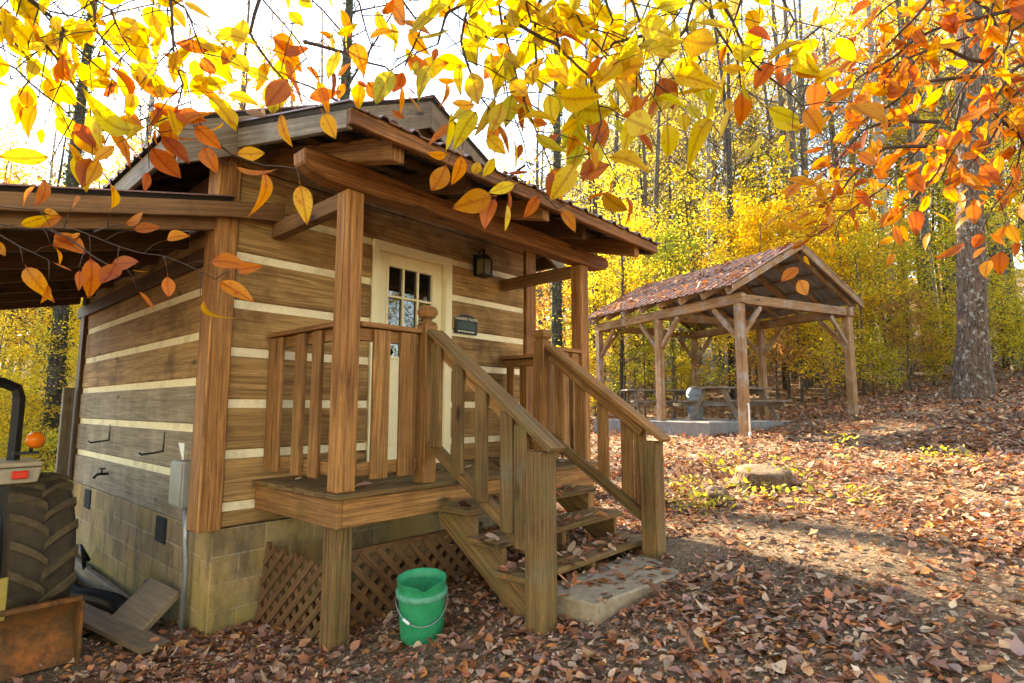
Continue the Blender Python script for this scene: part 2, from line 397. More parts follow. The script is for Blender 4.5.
def axis_pts():
    a = [0.0]; s = .14
    while a[-1] < 420: a.append(a[-1] + s); s *= 1.0 if a[-1] < 14 else 1.09
    a = np.array(a); return np.concatenate([-a[:0:-1], a])
gxs = axis_pts() + 4; gys = axis_pts() + 4
GX, GY = np.meshgrid(gxs, gys, indexing='ij'); GZ = gz(GX.ravel(), GY.ravel())
nx, ny = len(gxs), len(gys); idx = np.arange(nx * ny).reshape(nx, ny)
a_, b_, c_, d_ = idx[:-1, :-1].ravel(), idx[1:, :-1].ravel(), idx[1:, 1:].ravel(), idx[:-1, 1:].ravel()
gme = tri_mesh('ground', np.stack([GX.ravel(), GY.ravel(), GZ], 1), np.concatenate([np.stack([a_, b_, c_], 1), np.stack([a_, c_, d_], 1)]), None, None, MAT['ground'], True)
tag(link('ground', gme), 'leaf strewn brown forest floor rising to the right', 'ground', kind='structure')

# ------------------------------------------------------------------ leaves (numpy)
LT_V = np.array([(0, 0), (.22, -.2), (.22, 0), (.22, .2), (.58, -.25), (.58, 0), (.58, .25), (1, 0), (.82, -.13), (.82, .13)], float)
LT_T = np.array([(0, 1, 2), (0, 2, 3), (1, 4, 5), (1, 5, 2), (2, 5, 6), (2, 6, 3), (4, 8, 5), (5, 8, 7), (5, 7, 9), (5, 9, 6)])
ns = 9; _v = []; _t = []
for i in range(ns):
    t = i / (ns - 1); w = .285 * math.sin(math.pi * t ** .85) ** .95 * (1 - .22 * t) if 0 < t < 1 else 0
    _v += [(t, -w), (t, 0), (t, w)]
for i in range(ns - 1):
    for k in (0, 1):
        a0 = i * 3 + k; _t += [(a0, a0 + 3, a0 + 4), (a0, a0 + 4, a0 + 1)]
_v = [(-.17, -.009), (-.17, 0), (-.17, .009), (-.01, -.009), (-.01, 0), (-.01, .009)] + _v; _t = [(0, 3, 4), (0, 4, 1), (1, 4, 5), (1, 5, 2), (3, 6, 4), (4, 6, 5)] + [tuple(q + 6 for q in f) for f in _t]
LB_V, LB_T = np.array(_v), np.array(_t)
def leaves(pos, dirv, nrm, size, col, big=False, curl=.25, fold=.25, width=1.0):
    """arrays of leaf frames -> vertices, triangles, colours, uv"""
    tv, tt = (LB_V, LB_T) if big is True else (LM_V, LM_T) if big == 'lobed' else (LT_V, LT_T)
    n = len(pos); dirv = dirv / np.linalg.norm(dirv, axis=1, keepdims=True)
    nrm = nrm - dirv * (nrm * dirv).sum(1, keepdims=True); nrm /= np.maximum(np.linalg.norm(nrm, axis=1, keepdims=True), 1e-6)
    sd = np.cross(nrm, dirv); cu = RNG.normal(0, 1, n) * curl; fo = np.abs(RNG.normal(1, .5, n)) * fold; tw = RNG.normal(0, .3, n) * curl * 2
    x = tv[None, :, 0]; y = tv[None, :, 1] * width * np.clip(1 + RNG.normal(0, .2 if big is True else .3, n), .35, 1.8)[:, None]
    z = cu[:, None] * (x - .2) ** 2 + fo[:, None] * np.abs(y) + tw[:, None] * y * x
    V = pos[:, None] + size[:, None, None] * (x[..., None] * dirv[:, None] + y[..., None] * sd[:, None] + z[..., None] * nrm[:, None])
    k = tv.shape[0]; T = (np.arange(n)[:, None, None] * k + tt[None]).reshape(-1, 3)
    C = np.repeat(col, k, 0); UV = np.tile(np.stack([tv[:, 0], tv[:, 1]], 1), (n, 1))
    return V.reshape(-1, 3), T, C, UV
_m = [(0, 0), (.12, -.16), (.24, -.26), (.36, -.20), (.56, -.34), (.70, -.18), (1, 0), (.72, .16), (.60, .30), (.38, .19), (.28, .29), (.10, .15)]
LM_V = np.array([(.34, 0)] + _m, float); LM_T = np.array([(0, i + 1, (i + 1) % 12 + 1) for i in range(12)])
def pick(pal, n, jit=.18):
    pal = np.array(pal); c = pal[RNG.integers(0, len(pal), n)]
    t = RNG.random(n)[:, None]; c = c * (.7 + .3 * t) + pal[RNG.integers(0, len(pal), n)] * (.3 - .3 * t)
    return np.clip(c * (1 + RNG.normal(0, jit, n))[:, None], 0.004, .95)
def runit(n):
    v = RNG.normal(0, 1, (n, 3)); return v / np.linalg.norm(v, axis=1, keepdims=True)
LITTER = [(.34, .14, .07), (.26, .10, .055), (.42, .20, .10), (.34, .17, .11), (.50, .30, .16), (.17, .075, .042), (.40, .15, .055), (.38, .23, .16), (.56, .40, .25), (.52, .20, .04), (.32, .20, .16), (.13, .055, .036), (.46, .31, .19), (.38, .12, .05)]

# ------------------------------------------------------------------ LOG CABIN
XL, XR, YF, YB = 1.70, 5.36, 4.45, 9.0
cab = thing('log_cabin', 'small square log cabin with cream chinking, covered porch and side shed roof', 'cabin', (0, 0, 0))
FCH = [3.065, 2.68, 2.30, 1.925, 1.53, 1.15, .765]     # chink centres, front
LCH = [2.46, 2.085, 1.71, 1.335, .955]                 # chink centres, side
ZB, ZT = .62, 3.30
DX0, DX1, DZ1 = 2.995, 4.0, 3.095                       # door opening incl. frame
w = [MB(), MB()]; ch = [MB(), MB()]; cw = .033
edges = [ZT + .1] + FCH + [ZB]
def seg_front(z0, z1, x0, x1, mb, y0, y1):
    if z0 < DZ1 - .002 and x0 < DX0 < x1:
        mb[0].box((x0, y0, z0), (DX0 - .004, y1, z1)); mb[1].box((DX1 + .004, y0, z0), (x1, y1, z1))
    else: mb[0].box((x0, y0, z0), (x1, y1, z1))
for i in range(len(edges) - 1):
    z1 = edges[i] - (cw if i else 0); z0 = edges[i + 1] + (cw if i < len(edges) - 2 else 0)
    seg_front(z0, z1, XL + .05, XR - .16, w, YF + random.uniform(-.006, .006), YF + .15)
fw_o = w[0].build('wall', MAT['log'], cab, .012); fw_2 = w[1].build('wall', MAT['log'], cab, .012)
for z in FCH: seg_front(z - cw - .004, z + cw + .0035, XL + .05, XR - .16, ch, YF + .014, YF + .12)
ch[0].build('chinking', MAT['chink'], fw_o); ch[1].build('chinking', MAT['chink'], fw_2)
w = MB(); wg = MB(); ch = MB(); edges = [2.95] + LCH + [ZB - .03]
for i in range(len(edges) - 1):
    z1 = edges[i] - (cw if i else 0); z0 = edges[i + 1] + (cw if i < len(edges) - 2 else 0)
    (wg if edges[i] <= 1.72 else w).box((XL + random.uniform(-.005, .005), YF + .17, z0), (XL + .15, YB - .16, z1))
side = w.build('wall', MAT['log'], cab, .012); o = wg.build('log', MAT['loggrey'], side, .012); o['label'] = 'lower grey weathered logs'
for z in LCH: ch.box((XL + .016, YF + .17, z - cw - .004), (XL + .12, YB - .16, z + cw + .004))
ch.build('chinking', MAT['chink'], side)
for lo_, hi_ in (((XR - .15, YF + .17, ZB), (XR, YB - .16, 3.3)), ((XL + .16, YB - .15, ZB), (XR - .16, YB, 3.3))): MB().box(lo_, hi_).build('wall', MAT['log'], cab, .01)
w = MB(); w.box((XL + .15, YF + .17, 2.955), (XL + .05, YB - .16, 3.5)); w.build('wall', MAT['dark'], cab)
for (x0, x1, y0, y1) in ((XL - .12, XL + .045, YF - .045, YF + .165), (XR - .155, XR + .035, YF - .035, YF + .165), (XL - .035, XL + .155, YB - .16, YB + .03), (XR - .155, XR + .035, YB - .16, YB + .03)):
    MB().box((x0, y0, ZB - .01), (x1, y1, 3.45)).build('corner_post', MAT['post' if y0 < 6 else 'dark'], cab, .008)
MB().box((XL - .17, YB - .12, -.5), (XL - .06, YB - .03, 1.75)).build('drain_board', MAT['weather'], cab, .006)
# foundation: block walls with UV in courses
f = MB()
def blockwall(p0, p1, th, z0, z1):
    p0, p1 = Vector(p0), Vector(p1); d = (p1 - p0); n = Vector((d.y, -d.x, 0)).normalized() * th; L = d.length
    b = len(f.v)
    for zz in (z0, z1):
        for q in (p0, p1, p1 - n, p0 - n): f.v.append(Vector((q.x, q.y, zz)))
    u = [(0, 0), (L, 0), (L, z1 - z0), (0, z1 - z0)]; zo = .60 - z1
    f.face([b, b + 1, b + 5, b + 4], [(x, y + zo - (.60 - z0) + z0 - z0 + 3.9 - .0) for x, y in u]); f.face([b + 2, b + 3, b + 7, b + 6], u)
    f.face([b + 1, b + 2, b + 6, b + 5], [(0, 0), (th, 0), (th, z1 - z0), (0, z1 - z0)]); f.face([b + 3, b, b + 4, b + 7], [(0, 0), (th, 0), (th, z1 - z0), (0, z1 - z0)])
    f.face([b + 4, b + 5, b + 6, b + 7], [(0, 0), (L, 0), (L, th), (0, th)])
blockwall((XL + .005, YF + .01, 0), (XR, YF + .01, 0), .19, -.6, ZB - .012)
blockwall((XL + .005, YB - .02, 0), (XL + .005, YF + .202, 0), .19, -.8, ZB - .034)
blockwall((XR, YF + .202, 0), (XR, YB - .02, 0), .19, -.6, ZB - .012)
fo = f.build('block_foundation', MAT['block'], cab, .004)
for (y, z) in ((5.42, .47), (7.95, .46)):
    v = MB(); v.box((XL - .004, y, z - .11), (XL + .03, y + .25, z + .1), 0)
    for k in range(5): v.box((XL - .009, y + .01, z - .1 + k * .042), (XL - .005, y + .24, z - .085 + k * .042), 0)
    v.build('foundation_vent', MAT['cover'], fo)
# door
door = MB()
DZ0 = .955; gx0, gx1, gz0, gz1 = 3.215, 3.765, 1.99, 2.88
sx0, sx1, sz1 = 3.075, 3.905, 3.005
door.box((sx0, YF + .045, DZ0), (gx0, YF + .09, sz1)); door.box((gx1, YF + .045, DZ0), (sx1, YF + .09, sz1))
door.box((gx0, YF + .045, gz1), (gx1, YF + .09, sz1)); door.box((gx0, YF + .045, DZ0), (gx1, YF + .09, gz0))
for k in range(2):   # raised panels
    xa = sx0 + .11 + k * .34; door.box((xa, YF + .036, 1.13), (xa + .27, YF + .044, 1.80), 0)
dr = door.build('door', MAT['cream'], cab, .004)
mu = MB(); pw = (gx1 - gx0) / 3; ph = (gz1 - gz0) / 3
for k in range(1, 3):
    mu.box((gx0 + k * pw - .011, YF + .04, gz0), (gx0 + k * pw + .011, YF + .066, gz1)); 
    for q in range(3): mu.box((gx0 + q * pw + (.0112 if q else 0), YF + .042, gz0 + k * ph - .011), (gx0 + (q + 1) * pw - (.0112 if q < 2 else 0), YF + .066, gz0 + k * ph + .011))
for (a, b, c, d) in ((gx0 - .025, gx0, gz0 - .025, gz1 + .025), (gx1, gx1 + .025, gz0 - .025, gz1 + .025)): mu.box((a, YF + .034, c), (b, YF + .0445, d))
for (c, d) in ((gz0 - .025, gz0), (gz1, gz1 + .025)): mu.box((gx0 + .001, YF + .034, c), (gx1 - .001, YF + .0445, d))
mu.build('muntin', MAT['cream'], dr, .002)
MB().box((gx0, YF + .068, gz0), (gx1, YF + .074, gz1)).build('window_pane', MAT['glass'], dr)
k = MB(); kx = sx1 - .06; k.tube([(kx, YF + .045, 1.93), (kx, YF + .0, 1.93)], [.012, .012], 10); k.lathe([(0, -.028), (.02, -.024), (.029, 0), (.02, .024), (0, .028)], (kx, YF - .02, 1.93), 12); k.build('door_knob', MAT['steel'], dr)
fr = MB(); fr.box((DX0, YF - .018, DZ0), (sx0 - .003, YF + .1, DZ1)); fr.box((sx1 + .003, YF - .018, DZ0), (DX1, YF + .1, DZ1)); fr.box((sx0 - .002, YF - .018, sz1 + .003), (sx1 + .002, YF + .1, DZ1))
fr.box((DX0, YF - .05, DZ0 - .035), (DX1, YF + .1, DZ0 - .001)); fr.build('door_frame', MAT['cream'], cab, .004)
# gable infill
RX, RZ = 3.53, 4.65; EX0, EX1, EZ = 1.25, 5.81, 3.53; YR0, YR1 = 4.27, 9.35
slope = (RZ - EZ) / (RX - EX0)
def mz(x): return RZ - slope * abs(RX - x)
for y in (YF + .0, YB - .14):
    MB().prism([(XL + .02, y, 3.405), (XR - .02, y, 3.405), (XR - .02, y, mz(XR) - .17), (RX, y, RZ - .17), (XL + .02, y, mz(XL) - .17)], (0, .13, 0)).build('gable', MAT['log'], cab)
# main roof: sheet with ribs, purlins, boards
def ribbed(p00, pu, pv, th, pitch, mats, name, parent, ribh=.022):
    """metal sheet: pu along the eave, pv down the slope; ribs run down the slope"""
    p00, pu, pv = Vector(p00), Vector(pu), Vector(pv); nrm = pu.cross(pv).normalized()
    if nrm.z < 0: nrm = -nrm
    n = max(1, int(round(pu.length / pitch))); prof = []
    for i in range(n):
        for t, h in ((0, ribh), (.12, ribh), (.22, 0), (.52, 0), (.56, ribh * .35), (.60, 0), (.9, 0)): prof.append(((i + t) / n, h))
    prof.append((1, ribh)); mb = MB(); b = len(mb.v); k = len(prof)
    for dn in (0, -th):
        for s_ in (0, 1):
            for t, h in prof: mb.v.append(p00 + pu * t + pv * s_ + nrm * (h + dn))
    for i in range(k - 1):
        u0, u1 = prof[i][0] * pu.length, prof[i + 1][0] * pu.length; L = pv.length
        mb.face([i, i + 1, k + i + 1, k + i], [(u0, 0), (u1, 0), (u1, L), (u0, L)], 0)
        mb.face([2 * k + i, 3 * k + i, 3 * k + i + 1, 2 * k + i + 1], [(u0, 0), (u0, L), (u1, L), (u1, 0)], 1)
        for q in (0, 1): mb.face([q * k + i, q * k + i + 1, (2 + q) * k + i + 1, (2 + q) * k + i], [(u0, 0), (u1, 0), (u1, th), (u0, th)], 0)
    for e in (0, k - 1): mb.face([e, k + e, 3 * k + e, 2 * k + e], [(0, 0), (1, 0), (1, th), (0, th)], 0)
    return mb.build(name, mats, parent)
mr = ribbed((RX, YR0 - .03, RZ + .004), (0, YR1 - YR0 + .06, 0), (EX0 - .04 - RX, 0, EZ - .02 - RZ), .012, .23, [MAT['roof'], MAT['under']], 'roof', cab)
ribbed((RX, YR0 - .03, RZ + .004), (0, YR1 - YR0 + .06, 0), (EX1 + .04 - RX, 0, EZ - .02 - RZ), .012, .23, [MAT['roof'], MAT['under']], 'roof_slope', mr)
MB().prism([(RX - .16, YR0 - .04, mz(RX - .16) + .03), (RX, YR0 - .04, RZ + .035), (RX + .16, YR0 - .04, mz(RX - .16) + .03), (RX, YR0 - .04, RZ + .05)], (0, YR1 - YR0 + .08, 0)).build('ridge_cap', MAT['roof'], mr)
for y in (YR0, YR1 - .04):
    for (xe, sg) in ((EX0, 1), (EX1, -1)):
        MB().prism([(xe, y, EZ - .012), (RX - sg * .001, y, RZ - .012), (RX - sg * .001, y, RZ - .30), (xe, y, EZ - .33)], (0, .04, 0)).build('rake_board', MAT['weather'], mr, .004)
for (xe, sg) in ((EX0, 1), (EX1, -1)): MB().box((xe - (.0 if sg > 0 else .04) + (.0), YR0 + .042, EZ - .20), (xe + (.04 if sg > 0 else 0), YR1 - .042, EZ - .025)).build('fascia', MAT['weather'], mr, .004)
for y in np.arange(YR0 + .5, YR1 - .2, .61):
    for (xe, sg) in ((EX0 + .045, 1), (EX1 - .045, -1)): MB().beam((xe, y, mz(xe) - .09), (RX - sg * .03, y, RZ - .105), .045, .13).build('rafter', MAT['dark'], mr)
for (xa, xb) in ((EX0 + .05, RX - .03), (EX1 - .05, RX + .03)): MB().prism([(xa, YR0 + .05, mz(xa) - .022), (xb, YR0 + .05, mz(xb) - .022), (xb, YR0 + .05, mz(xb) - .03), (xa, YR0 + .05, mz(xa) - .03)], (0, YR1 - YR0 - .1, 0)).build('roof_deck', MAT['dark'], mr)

# ---- porch roof
PX0, PX1, PY0, PZ0, PS = 1.64, 5.29, 2.70, 3.20, .27
def pz(y): return PZ0 + PS * (y - PY0)
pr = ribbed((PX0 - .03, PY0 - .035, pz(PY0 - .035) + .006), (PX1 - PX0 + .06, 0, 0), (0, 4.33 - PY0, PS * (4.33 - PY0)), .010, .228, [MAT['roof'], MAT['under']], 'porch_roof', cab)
for x in (PX0, PX1 - .04): MB().prism([(x, PY0 + .03, pz(PY0 + .03) - .012), (x, 4.26, pz(4.26) - .012), (x, 4.26, pz(4.26) - .165), (x, PY0 + .03, pz(PY0 + .03) - .125)], (.04, 0, 0)).build('rake_board', MAT['weather'], pr, .004)
MB().box((PX0, PY0 - .012, PZ0 - .10), (PX1, PY0 + .028, PZ0 - .004)).build('fascia', MAT['beam'], pr, .004)
for x in (1.98, 2.72, 3.46, 4.20, 4.94):
    big = x in (1.98, 3.46, 4.94)
    hw = .045 if big else .03
    ra = MB(); ya, yb = (PY0 + .06 if big else PY0 + .18), 4.42
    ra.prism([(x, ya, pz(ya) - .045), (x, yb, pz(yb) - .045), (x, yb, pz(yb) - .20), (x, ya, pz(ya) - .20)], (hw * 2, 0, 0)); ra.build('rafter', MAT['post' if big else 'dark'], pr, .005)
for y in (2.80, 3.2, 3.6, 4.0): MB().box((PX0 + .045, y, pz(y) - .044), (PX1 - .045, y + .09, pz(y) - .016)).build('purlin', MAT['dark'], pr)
# ---- porch frame
bmz0, bmz1 = 2.985, 3.16
bm = MB()
prof = []
xs = np.linspace(2.08, 5.10, 26)
bot = [(1.67, 3.055), (1.74, 3.02), (1.86, 2.99), (1.98, bmz0)] + [(x, bmz0 + .006 * math.sin(x * 5.1)) for x in xs] + [(5.18, 3.0), (5.24, 3.03)]
top = [(5.25, 3.10), (5.2, bmz1 - .03)] + [(x, bmz1 - .012 + .014 * math.sin(x * 3.3 + 1)) for x in xs[::-1]] + [(1.8, bmz1), (1.66, bmz1 - .015)]
bm.prism([(x, 3.255, z) for x, z in bot + top], (0, .15, 0)); bm.build('porch_beam', MAT['beam'], cab, .01)
for x, m_ in ((1.995, 'post'), (4.735, 'post')):
    MB().box((x, 3.275, .952), (x + .135, 3.41, bmz0 - .004)).build('porch_post', MAT[m_], cab, .009)
    j = MB(); j.beam((x + .065, 3.42, 2.93), (x + .065, YF - .02, 2.93), .09, .12); j.build('tie_beam', MAT['leanto'], cab, .006)
# ---- deck
DKX0, DKX1, DKY0 = 1.985, 4.97, 3.255
dk = MB(); yy = DKY0 - .02
while yy < YF - .06:
    y1 = min(yy + .138, YF - .012); dk.box((DKX0 - .02, yy, .915 + random.uniform(-.002, .002)), (DKX1 + .02, y1 - .006, .95 + random.uniform(-.003, .003))); yy += .138
deck = dk.build('porch_deck', MAT['stair'], cab, .004)
for lo_, hi_ in (((DKX0, DKY0, .735), (DKX0 + .04, YF - .03, .912)), ((DKX0 + .042, DKY0, .735), (DKX1 - .042, DKY0 + .04, .912)), ((DKX1 - .04, DKY0, .735), (DKX1, YF - .03, .912))): MB().box(lo_, hi_).build('rim_board', MAT['rail'], deck, .005)
for x in np.arange(DKX0 + .45, DKX1 - .2, .45): MB().box((x, DKY0 + .043, .76), (x + .04, YF - .03, .912)).build('joist', MAT['dark'], deck)
for (x, y) in ((2.0, 3.30), (4.82, 3.30)):
    MB().box((x, y, g1(x, y) - .2), (x + .14, y + .14, .732)).build('deck_post', MAT['stair' if x < 3 else 'rail'], cab, .008)
# ---- railings
RZT = 2.085
def baluster(par, x, y, z0, z1, along, wd=.10, th=.03, mat='rail'):
    ax = Vector(along).normalized(); sd = Vector((-ax.y, ax.x, 0))
    MB().obox((x, y, (z0 + z1) / 2), ax * wd / 2, sd * th / 2, (0, 0, (z1 - z0) / 2), 0, 2).build('baluster', MAT[mat], par, .004)
def level_rail(p0, p1, bal, outer, mats):
    p0, p1 = Vector(p0), Vector(p1)
    t = MB(); t.beam(p0 + Vector((0, 0, RZT - .02)), p1 + Vector((0, 0, RZT - .02)), .13, .036); rl = t.build('porch_railing', MAT['rail'], cab, .004)
    u = MB(); u.beam(p0 + Vector((0, 0, RZT - .085)), p1 + Vector((0, 0, RZT - .085)), .04, .085); u.build('top_rail', MAT['rail'], rl, .003)
    u = MB(); u.beam(p0 + Vector((0, 0, 1.09)), p1 + Vector((0, 0, 1.09)), .04, .085); u.build('bottom_rail', MAT['rail'], rl, .003)
    ax = (p1 - p0).normalized()
    for s_, wd in bal:
        q = p0 + ax * s_ + Vector(outer) * .037; baluster(rl, q.x, q.y, 1.02, RZT - .045, ax, wd)
    return rl
level_rail((2.075, YF - .03, 0), (2.075, 3.415, 0), [(.08, .11), (.20, .08), (.52, .13), (.76, .12)], (-1, 0, 0), None)
level_rail((2.135, 3.33, 0), (2.655, 3.33, 0), [(.178, .135), (.41, .145)], (0, -1, 0), None)
level_rail((4.80, YF - .03, 0), (4.80, 3.415, 0), [(.07, .10), (.27, .10), (.47, .10), (.67, .10), (.87, .10)], (1, 0, 0), None)
level_rail((4.165, 3.33, 0), (4.73, 3.33, 0), [(.11, .11), (.29, .11), (.46, .11)], (0, -1, 0), None)
def newel(x, y, z0, z1, w_, cap, mat):
    m_ = MB(); m_.box((x - w_ / 2, y - w_ / 2, z0), (x + w_ / 2, y + w_ / 2, z1)); o = m_.build('newel_post', MAT[mat], cab, .006)
    if cap == 'ball':
        c = MB(); c.lathe([(0, 0), (.07, 0), (.072, .012), (.036, .03), (.034, .04), (.06, .055), (.078, .085), (.078, .105), (.06, .135), (.02, .146), (0, .147)], (x, y, z1), 8, smooth=False); c.build('finial', MAT[mat], o)
    elif cap == 'flat':
        c = MB(); c.lathe([(0, 0), (.06, 0), (.06, .014), (.09, .035), (.094, .065), (.07, .10), (0, .105)], (x, y, z1), 4, smooth=False)
        for q in range(len(c.v)):
            v = c.v[q] - Vector((x, y, 0)); a = R(45); c.v[q] = Vector((x + v.x * math.cos(a) - v.y * math.sin(a), y + v.x * math.sin(a) + v.y * math.cos(a), v.z))
        c.build('finial', MAT[mat], o)
newel(2.715, 3.285, .955, 2.12, .115, 'ball', 'rail'); newel(4.10, 3.285, .955, 2.12, .125, 'flat', 'rail')
LX, RXX = 2.72, 4.12
newel(LX, 2.20, g1(LX, 2.2) - .15, 1.235, .14, None, 'stair'); newel(RXX, 2.20, g1(RXX, 2.2) - .15, 1.235, .14, None, 'stair')
for x, sgn in ((LX, -1), (RXX, 1)):
    yA, zA, yB, zB = 3.26, 2.105, 2.07, 1.265
    t = MB(); t.beam((x, yA - .055, zA - .045), (x, yB, zB - .02), .145, .038); hr = t.build('handrail', MAT['stair' if sgn < 0 else 'rail'], cab, .004)
    t = MB(); t.beam((x, yA - .06, zA - .13), (x, 2.273, 1.31), .04, .09); t.build('under_rail', MAT['rail'], hr, .003)
    t = MB(); t.beam((x, 3.22, 1.235), (x, 2.273, .64), .04, .085); t.build('lower_rail', MAT['stair'], hr, .003)
    for y in (3.13, 2.90, 2.67, 2.44, 2.32):
        zz = 1.265 + (y - 2.07) * (.84 / 1.19); baluster(hr, x + sgn * .037, y, zz - .80, zz - .05, (0, 1, 0), .105, .03, 'stair' if sgn < 0 else 'rail')
# ---- stairs
TR = [(2.87, .80), (2.61, .625), (2.35, .45)]
stairs = None
for x in (LX + .085, 3.46, RXX + .06):
    pts = [(x, DKY0 - .022, .90), (x, DKY0 - .022, .60), (x, 2.36, .12), (x, 2.24, .16), (x, 2.24, .25)]
    pts = [(x, 3.232, .74), (x, 3.232, .68), (x, 2.42, .13), (x, 2.33, .10), (x, 2.33, .405), (x, 2.59, .405), (x, 2.59, .58), (x, 2.85, .58), (x, 2.85, .755), (x, 3.1, .755), (x, 3.1, .74)]
    o = MB().prism(pts, (.042, 0, 0)).build('porch_stairs' if stairs is None else 'stringer', MAT['stair'], cab if stairs is None else stairs, .004)
    if stairs is None: stairs = o
for (yn, zt) in TR:
    MB().box((LX + .03, yn - .02, zt - .042), (RXX + .19, yn + .275, zt)).build('tread', MAT['stair'], stairs, .005)
MB().box((LX + .13, 3.10, .757), (RXX + .05, 3.232, .80)).build('tread_back', MAT['stair'], stairs)

# ---- lean-to
LS = .233
def lz(x): return 2.755 + LS * (x - .367)
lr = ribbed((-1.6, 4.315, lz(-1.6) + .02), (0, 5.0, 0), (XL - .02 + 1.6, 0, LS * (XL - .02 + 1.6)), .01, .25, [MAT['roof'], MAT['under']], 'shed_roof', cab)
MB().prism([(-1.6, 4.33, lz(-1.6)), (2.07, 4.33, lz(2.07)), (2.07, 4.33, lz(2.07) - .155), (1.66, 4.33, lz(1.66) - .12), (-1.6, 4.33, lz(-1.6) - .105)], (0, .045, 0)).build('barge_board', MAT['leanto'], lr, .005)
for i, y in enumerate(np.arange(4.43, 9.2, .78)):
    x1 = XL - .04
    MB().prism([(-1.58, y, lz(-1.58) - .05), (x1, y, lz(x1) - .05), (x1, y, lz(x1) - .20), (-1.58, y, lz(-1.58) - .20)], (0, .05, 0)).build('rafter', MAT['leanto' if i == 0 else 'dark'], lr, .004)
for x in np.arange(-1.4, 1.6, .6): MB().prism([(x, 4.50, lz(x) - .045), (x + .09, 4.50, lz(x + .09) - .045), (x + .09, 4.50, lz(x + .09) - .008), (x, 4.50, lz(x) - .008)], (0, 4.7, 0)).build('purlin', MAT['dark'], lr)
MB().box((XL - .044, YF + .17, 2.66), (XL - .004, YB + .2, 2.80)).build('ledger', MAT['dark'], lr, .004)
for y in (4.45, 9.1):
    MB().box((-1.55, y, g1(-1.5, y) - .3), (-1.41, y + .14, lz(-1.5) - .36)).build('shed_post', MAT['leanto'], lr, .006)
MB().box((-1.56, 4.4, lz(-1.5) - .355), (-1.4, 9.3, lz(-1.5) - .215)).build('shed_beam', MAT['leanto'], lr, .006)

# ------------------------------------------------------------------ things on the cabin
ln = thing('wall_lantern', 'black wall lantern with glass panes beside the cream door', 'lantern', (4.36, YF - .012, 2.95))
b = MB(); b.box((-.035, -.006, .02), (.035, .012, .26)); b.tube([(0, -.0, .2), (0, -.06, .30), (0, -.11, .31), (0, -.12, .27)], .008, 8); b.build('bracket', MAT['blackmetal'], ln)
b = MB(); c0 = Vector((0, -.12, 0))
for sx in (-1, 1):
    for sy in (-1, 1): b.box(c0 + Vector((sx * .062 - .006, sy * .062 - .006, .012)), c0 + Vector((sx * .062 + .006, sy * .062 + .006, .185)))
b.box(c0 + Vector((-.075, -.075, -.004)), c0 + Vector((.075, .075, .011)))
b.lathe([(.115, .186), (.05, .235), (.02, .25), (.018, .262), (0, .264)], c0, 4, smooth=False); b.lathe([(0, .186), (.115, .1861)], c0, 4, smooth=False); b.lathe([(.006, .262), (.024, .285), (.006, .31), (0, .312)], c0, 10)
b.build('cage', MAT['blackmetal'], ln)
b = MB(); b.box(c0 + Vector((-.056, -.056, .0112)), c0 + Vector((.056, .056, .184))); b.build('glass', MAT['lampglass'], ln)

sg = thing('wall_sign', 'small black sign lettered LAUNDRY ROOM on the wall right of the door', 'sign', (4.21, YF - .006, 2.40))
b = MB(); pts = [(-.165, -.105), (.165, -.105), (.165, .075), (.13, .075), (.12, .085), (.06, .105), (0, .11), (-.06, .105), (-.12, .085), (-.13, .075), (-.165, .075)]
b.prism([(x, -.012, z) for x, z in pts], (0, .014, 0)); b.build('plaque', MAT['blackmetal'], sg)
b = MB(); b.prism([(x * .8, -.0145, z * .42 - .012) for x, z in pts], (0, .0022, 0)); b.build('green_panel', plain('dark_green_paint', (.03, .045, .018), .5), sg)
def text(body, size, loc, parent, mat, name, width=None):
    cu = bpy.data.curves.new(name, 'FONT'); cu.body = body; cu.size = size; cu.align_x = 'CENTER'; cu.align_y = 'CENTER'; cu.extrude = .001
    ob = bpy.data.objects.new(name, cu); COL.objects.link(ob); bpy.context.view_layer.update()
    me = bpy.data.meshes.new_from_object(ob.evaluated_get(bpy.context.evaluated_depsgraph_get())); bpy.data.objects.remove(ob)
    me.materials.clear(); me.materials.append(mat); o = link(name, me, parent); o.location = loc; o.rotation_euler = (R(90), 0, 0); return o
text('LAUNDRY ROOM', .042, (0, -.0145, .058), sg, MAT['cream'], 'lettering')
b = MB()
xx = -.125
for wd in (.03, .012, .035, .045, .02, .03, .018, .03):
    b.box((xx, -.0145, -.085), (xx + wd * .8, -.0125, -.073)); xx += wd + .004
b.build('small_line', MAT['cream'], sg)

mb_ = thing('meter_box', 'grey metal utility box on the side wall with pipe to the ground', 'utility box', (XL - .004, 4.84, .69))
b = MB(); b.box((-.13, -.13, .06), (-.002, .13, .40)); b.build('box', MAT['greybox'], mb_, .008)
b = MB(); b.box((-.138, -.12, .075), (-.1315, .12, .388)); b.build('door_panel', MAT['greybox'], mb_, .004)
b = MB(); b.tube([(-.06, -.06, .058), (-.06, -.06, -.2), (-.045, -.06, -.35), (-.045, -.06, g1(XL, 4.7) - .9)], .022, 12); b.build('conduit', MAT['steel'], mb_)
for (y, z, n_) in ((7.35, 1.15, 'left'), (5.60, 1.12, 'right')):
    h = MB(); h.tube([(XL - .002, y, z + .14), (XL - .01, y, z), (XL - .17, y + .0, z - .02), (XL - .19, y, z + .0)], .009, 8); h.box((XL - .012, y - .012, z), (XL - .006, y + .012, z + .17))
    o = h.build('wall_hook', MAT['blackmetal']); tag(o, 'black iron hook on the grey logs, ' + ('near the cabin back corner' if n_ == 'left' else 'nearer to the utility box'), 'hook', 'iron hooks on the side wall')
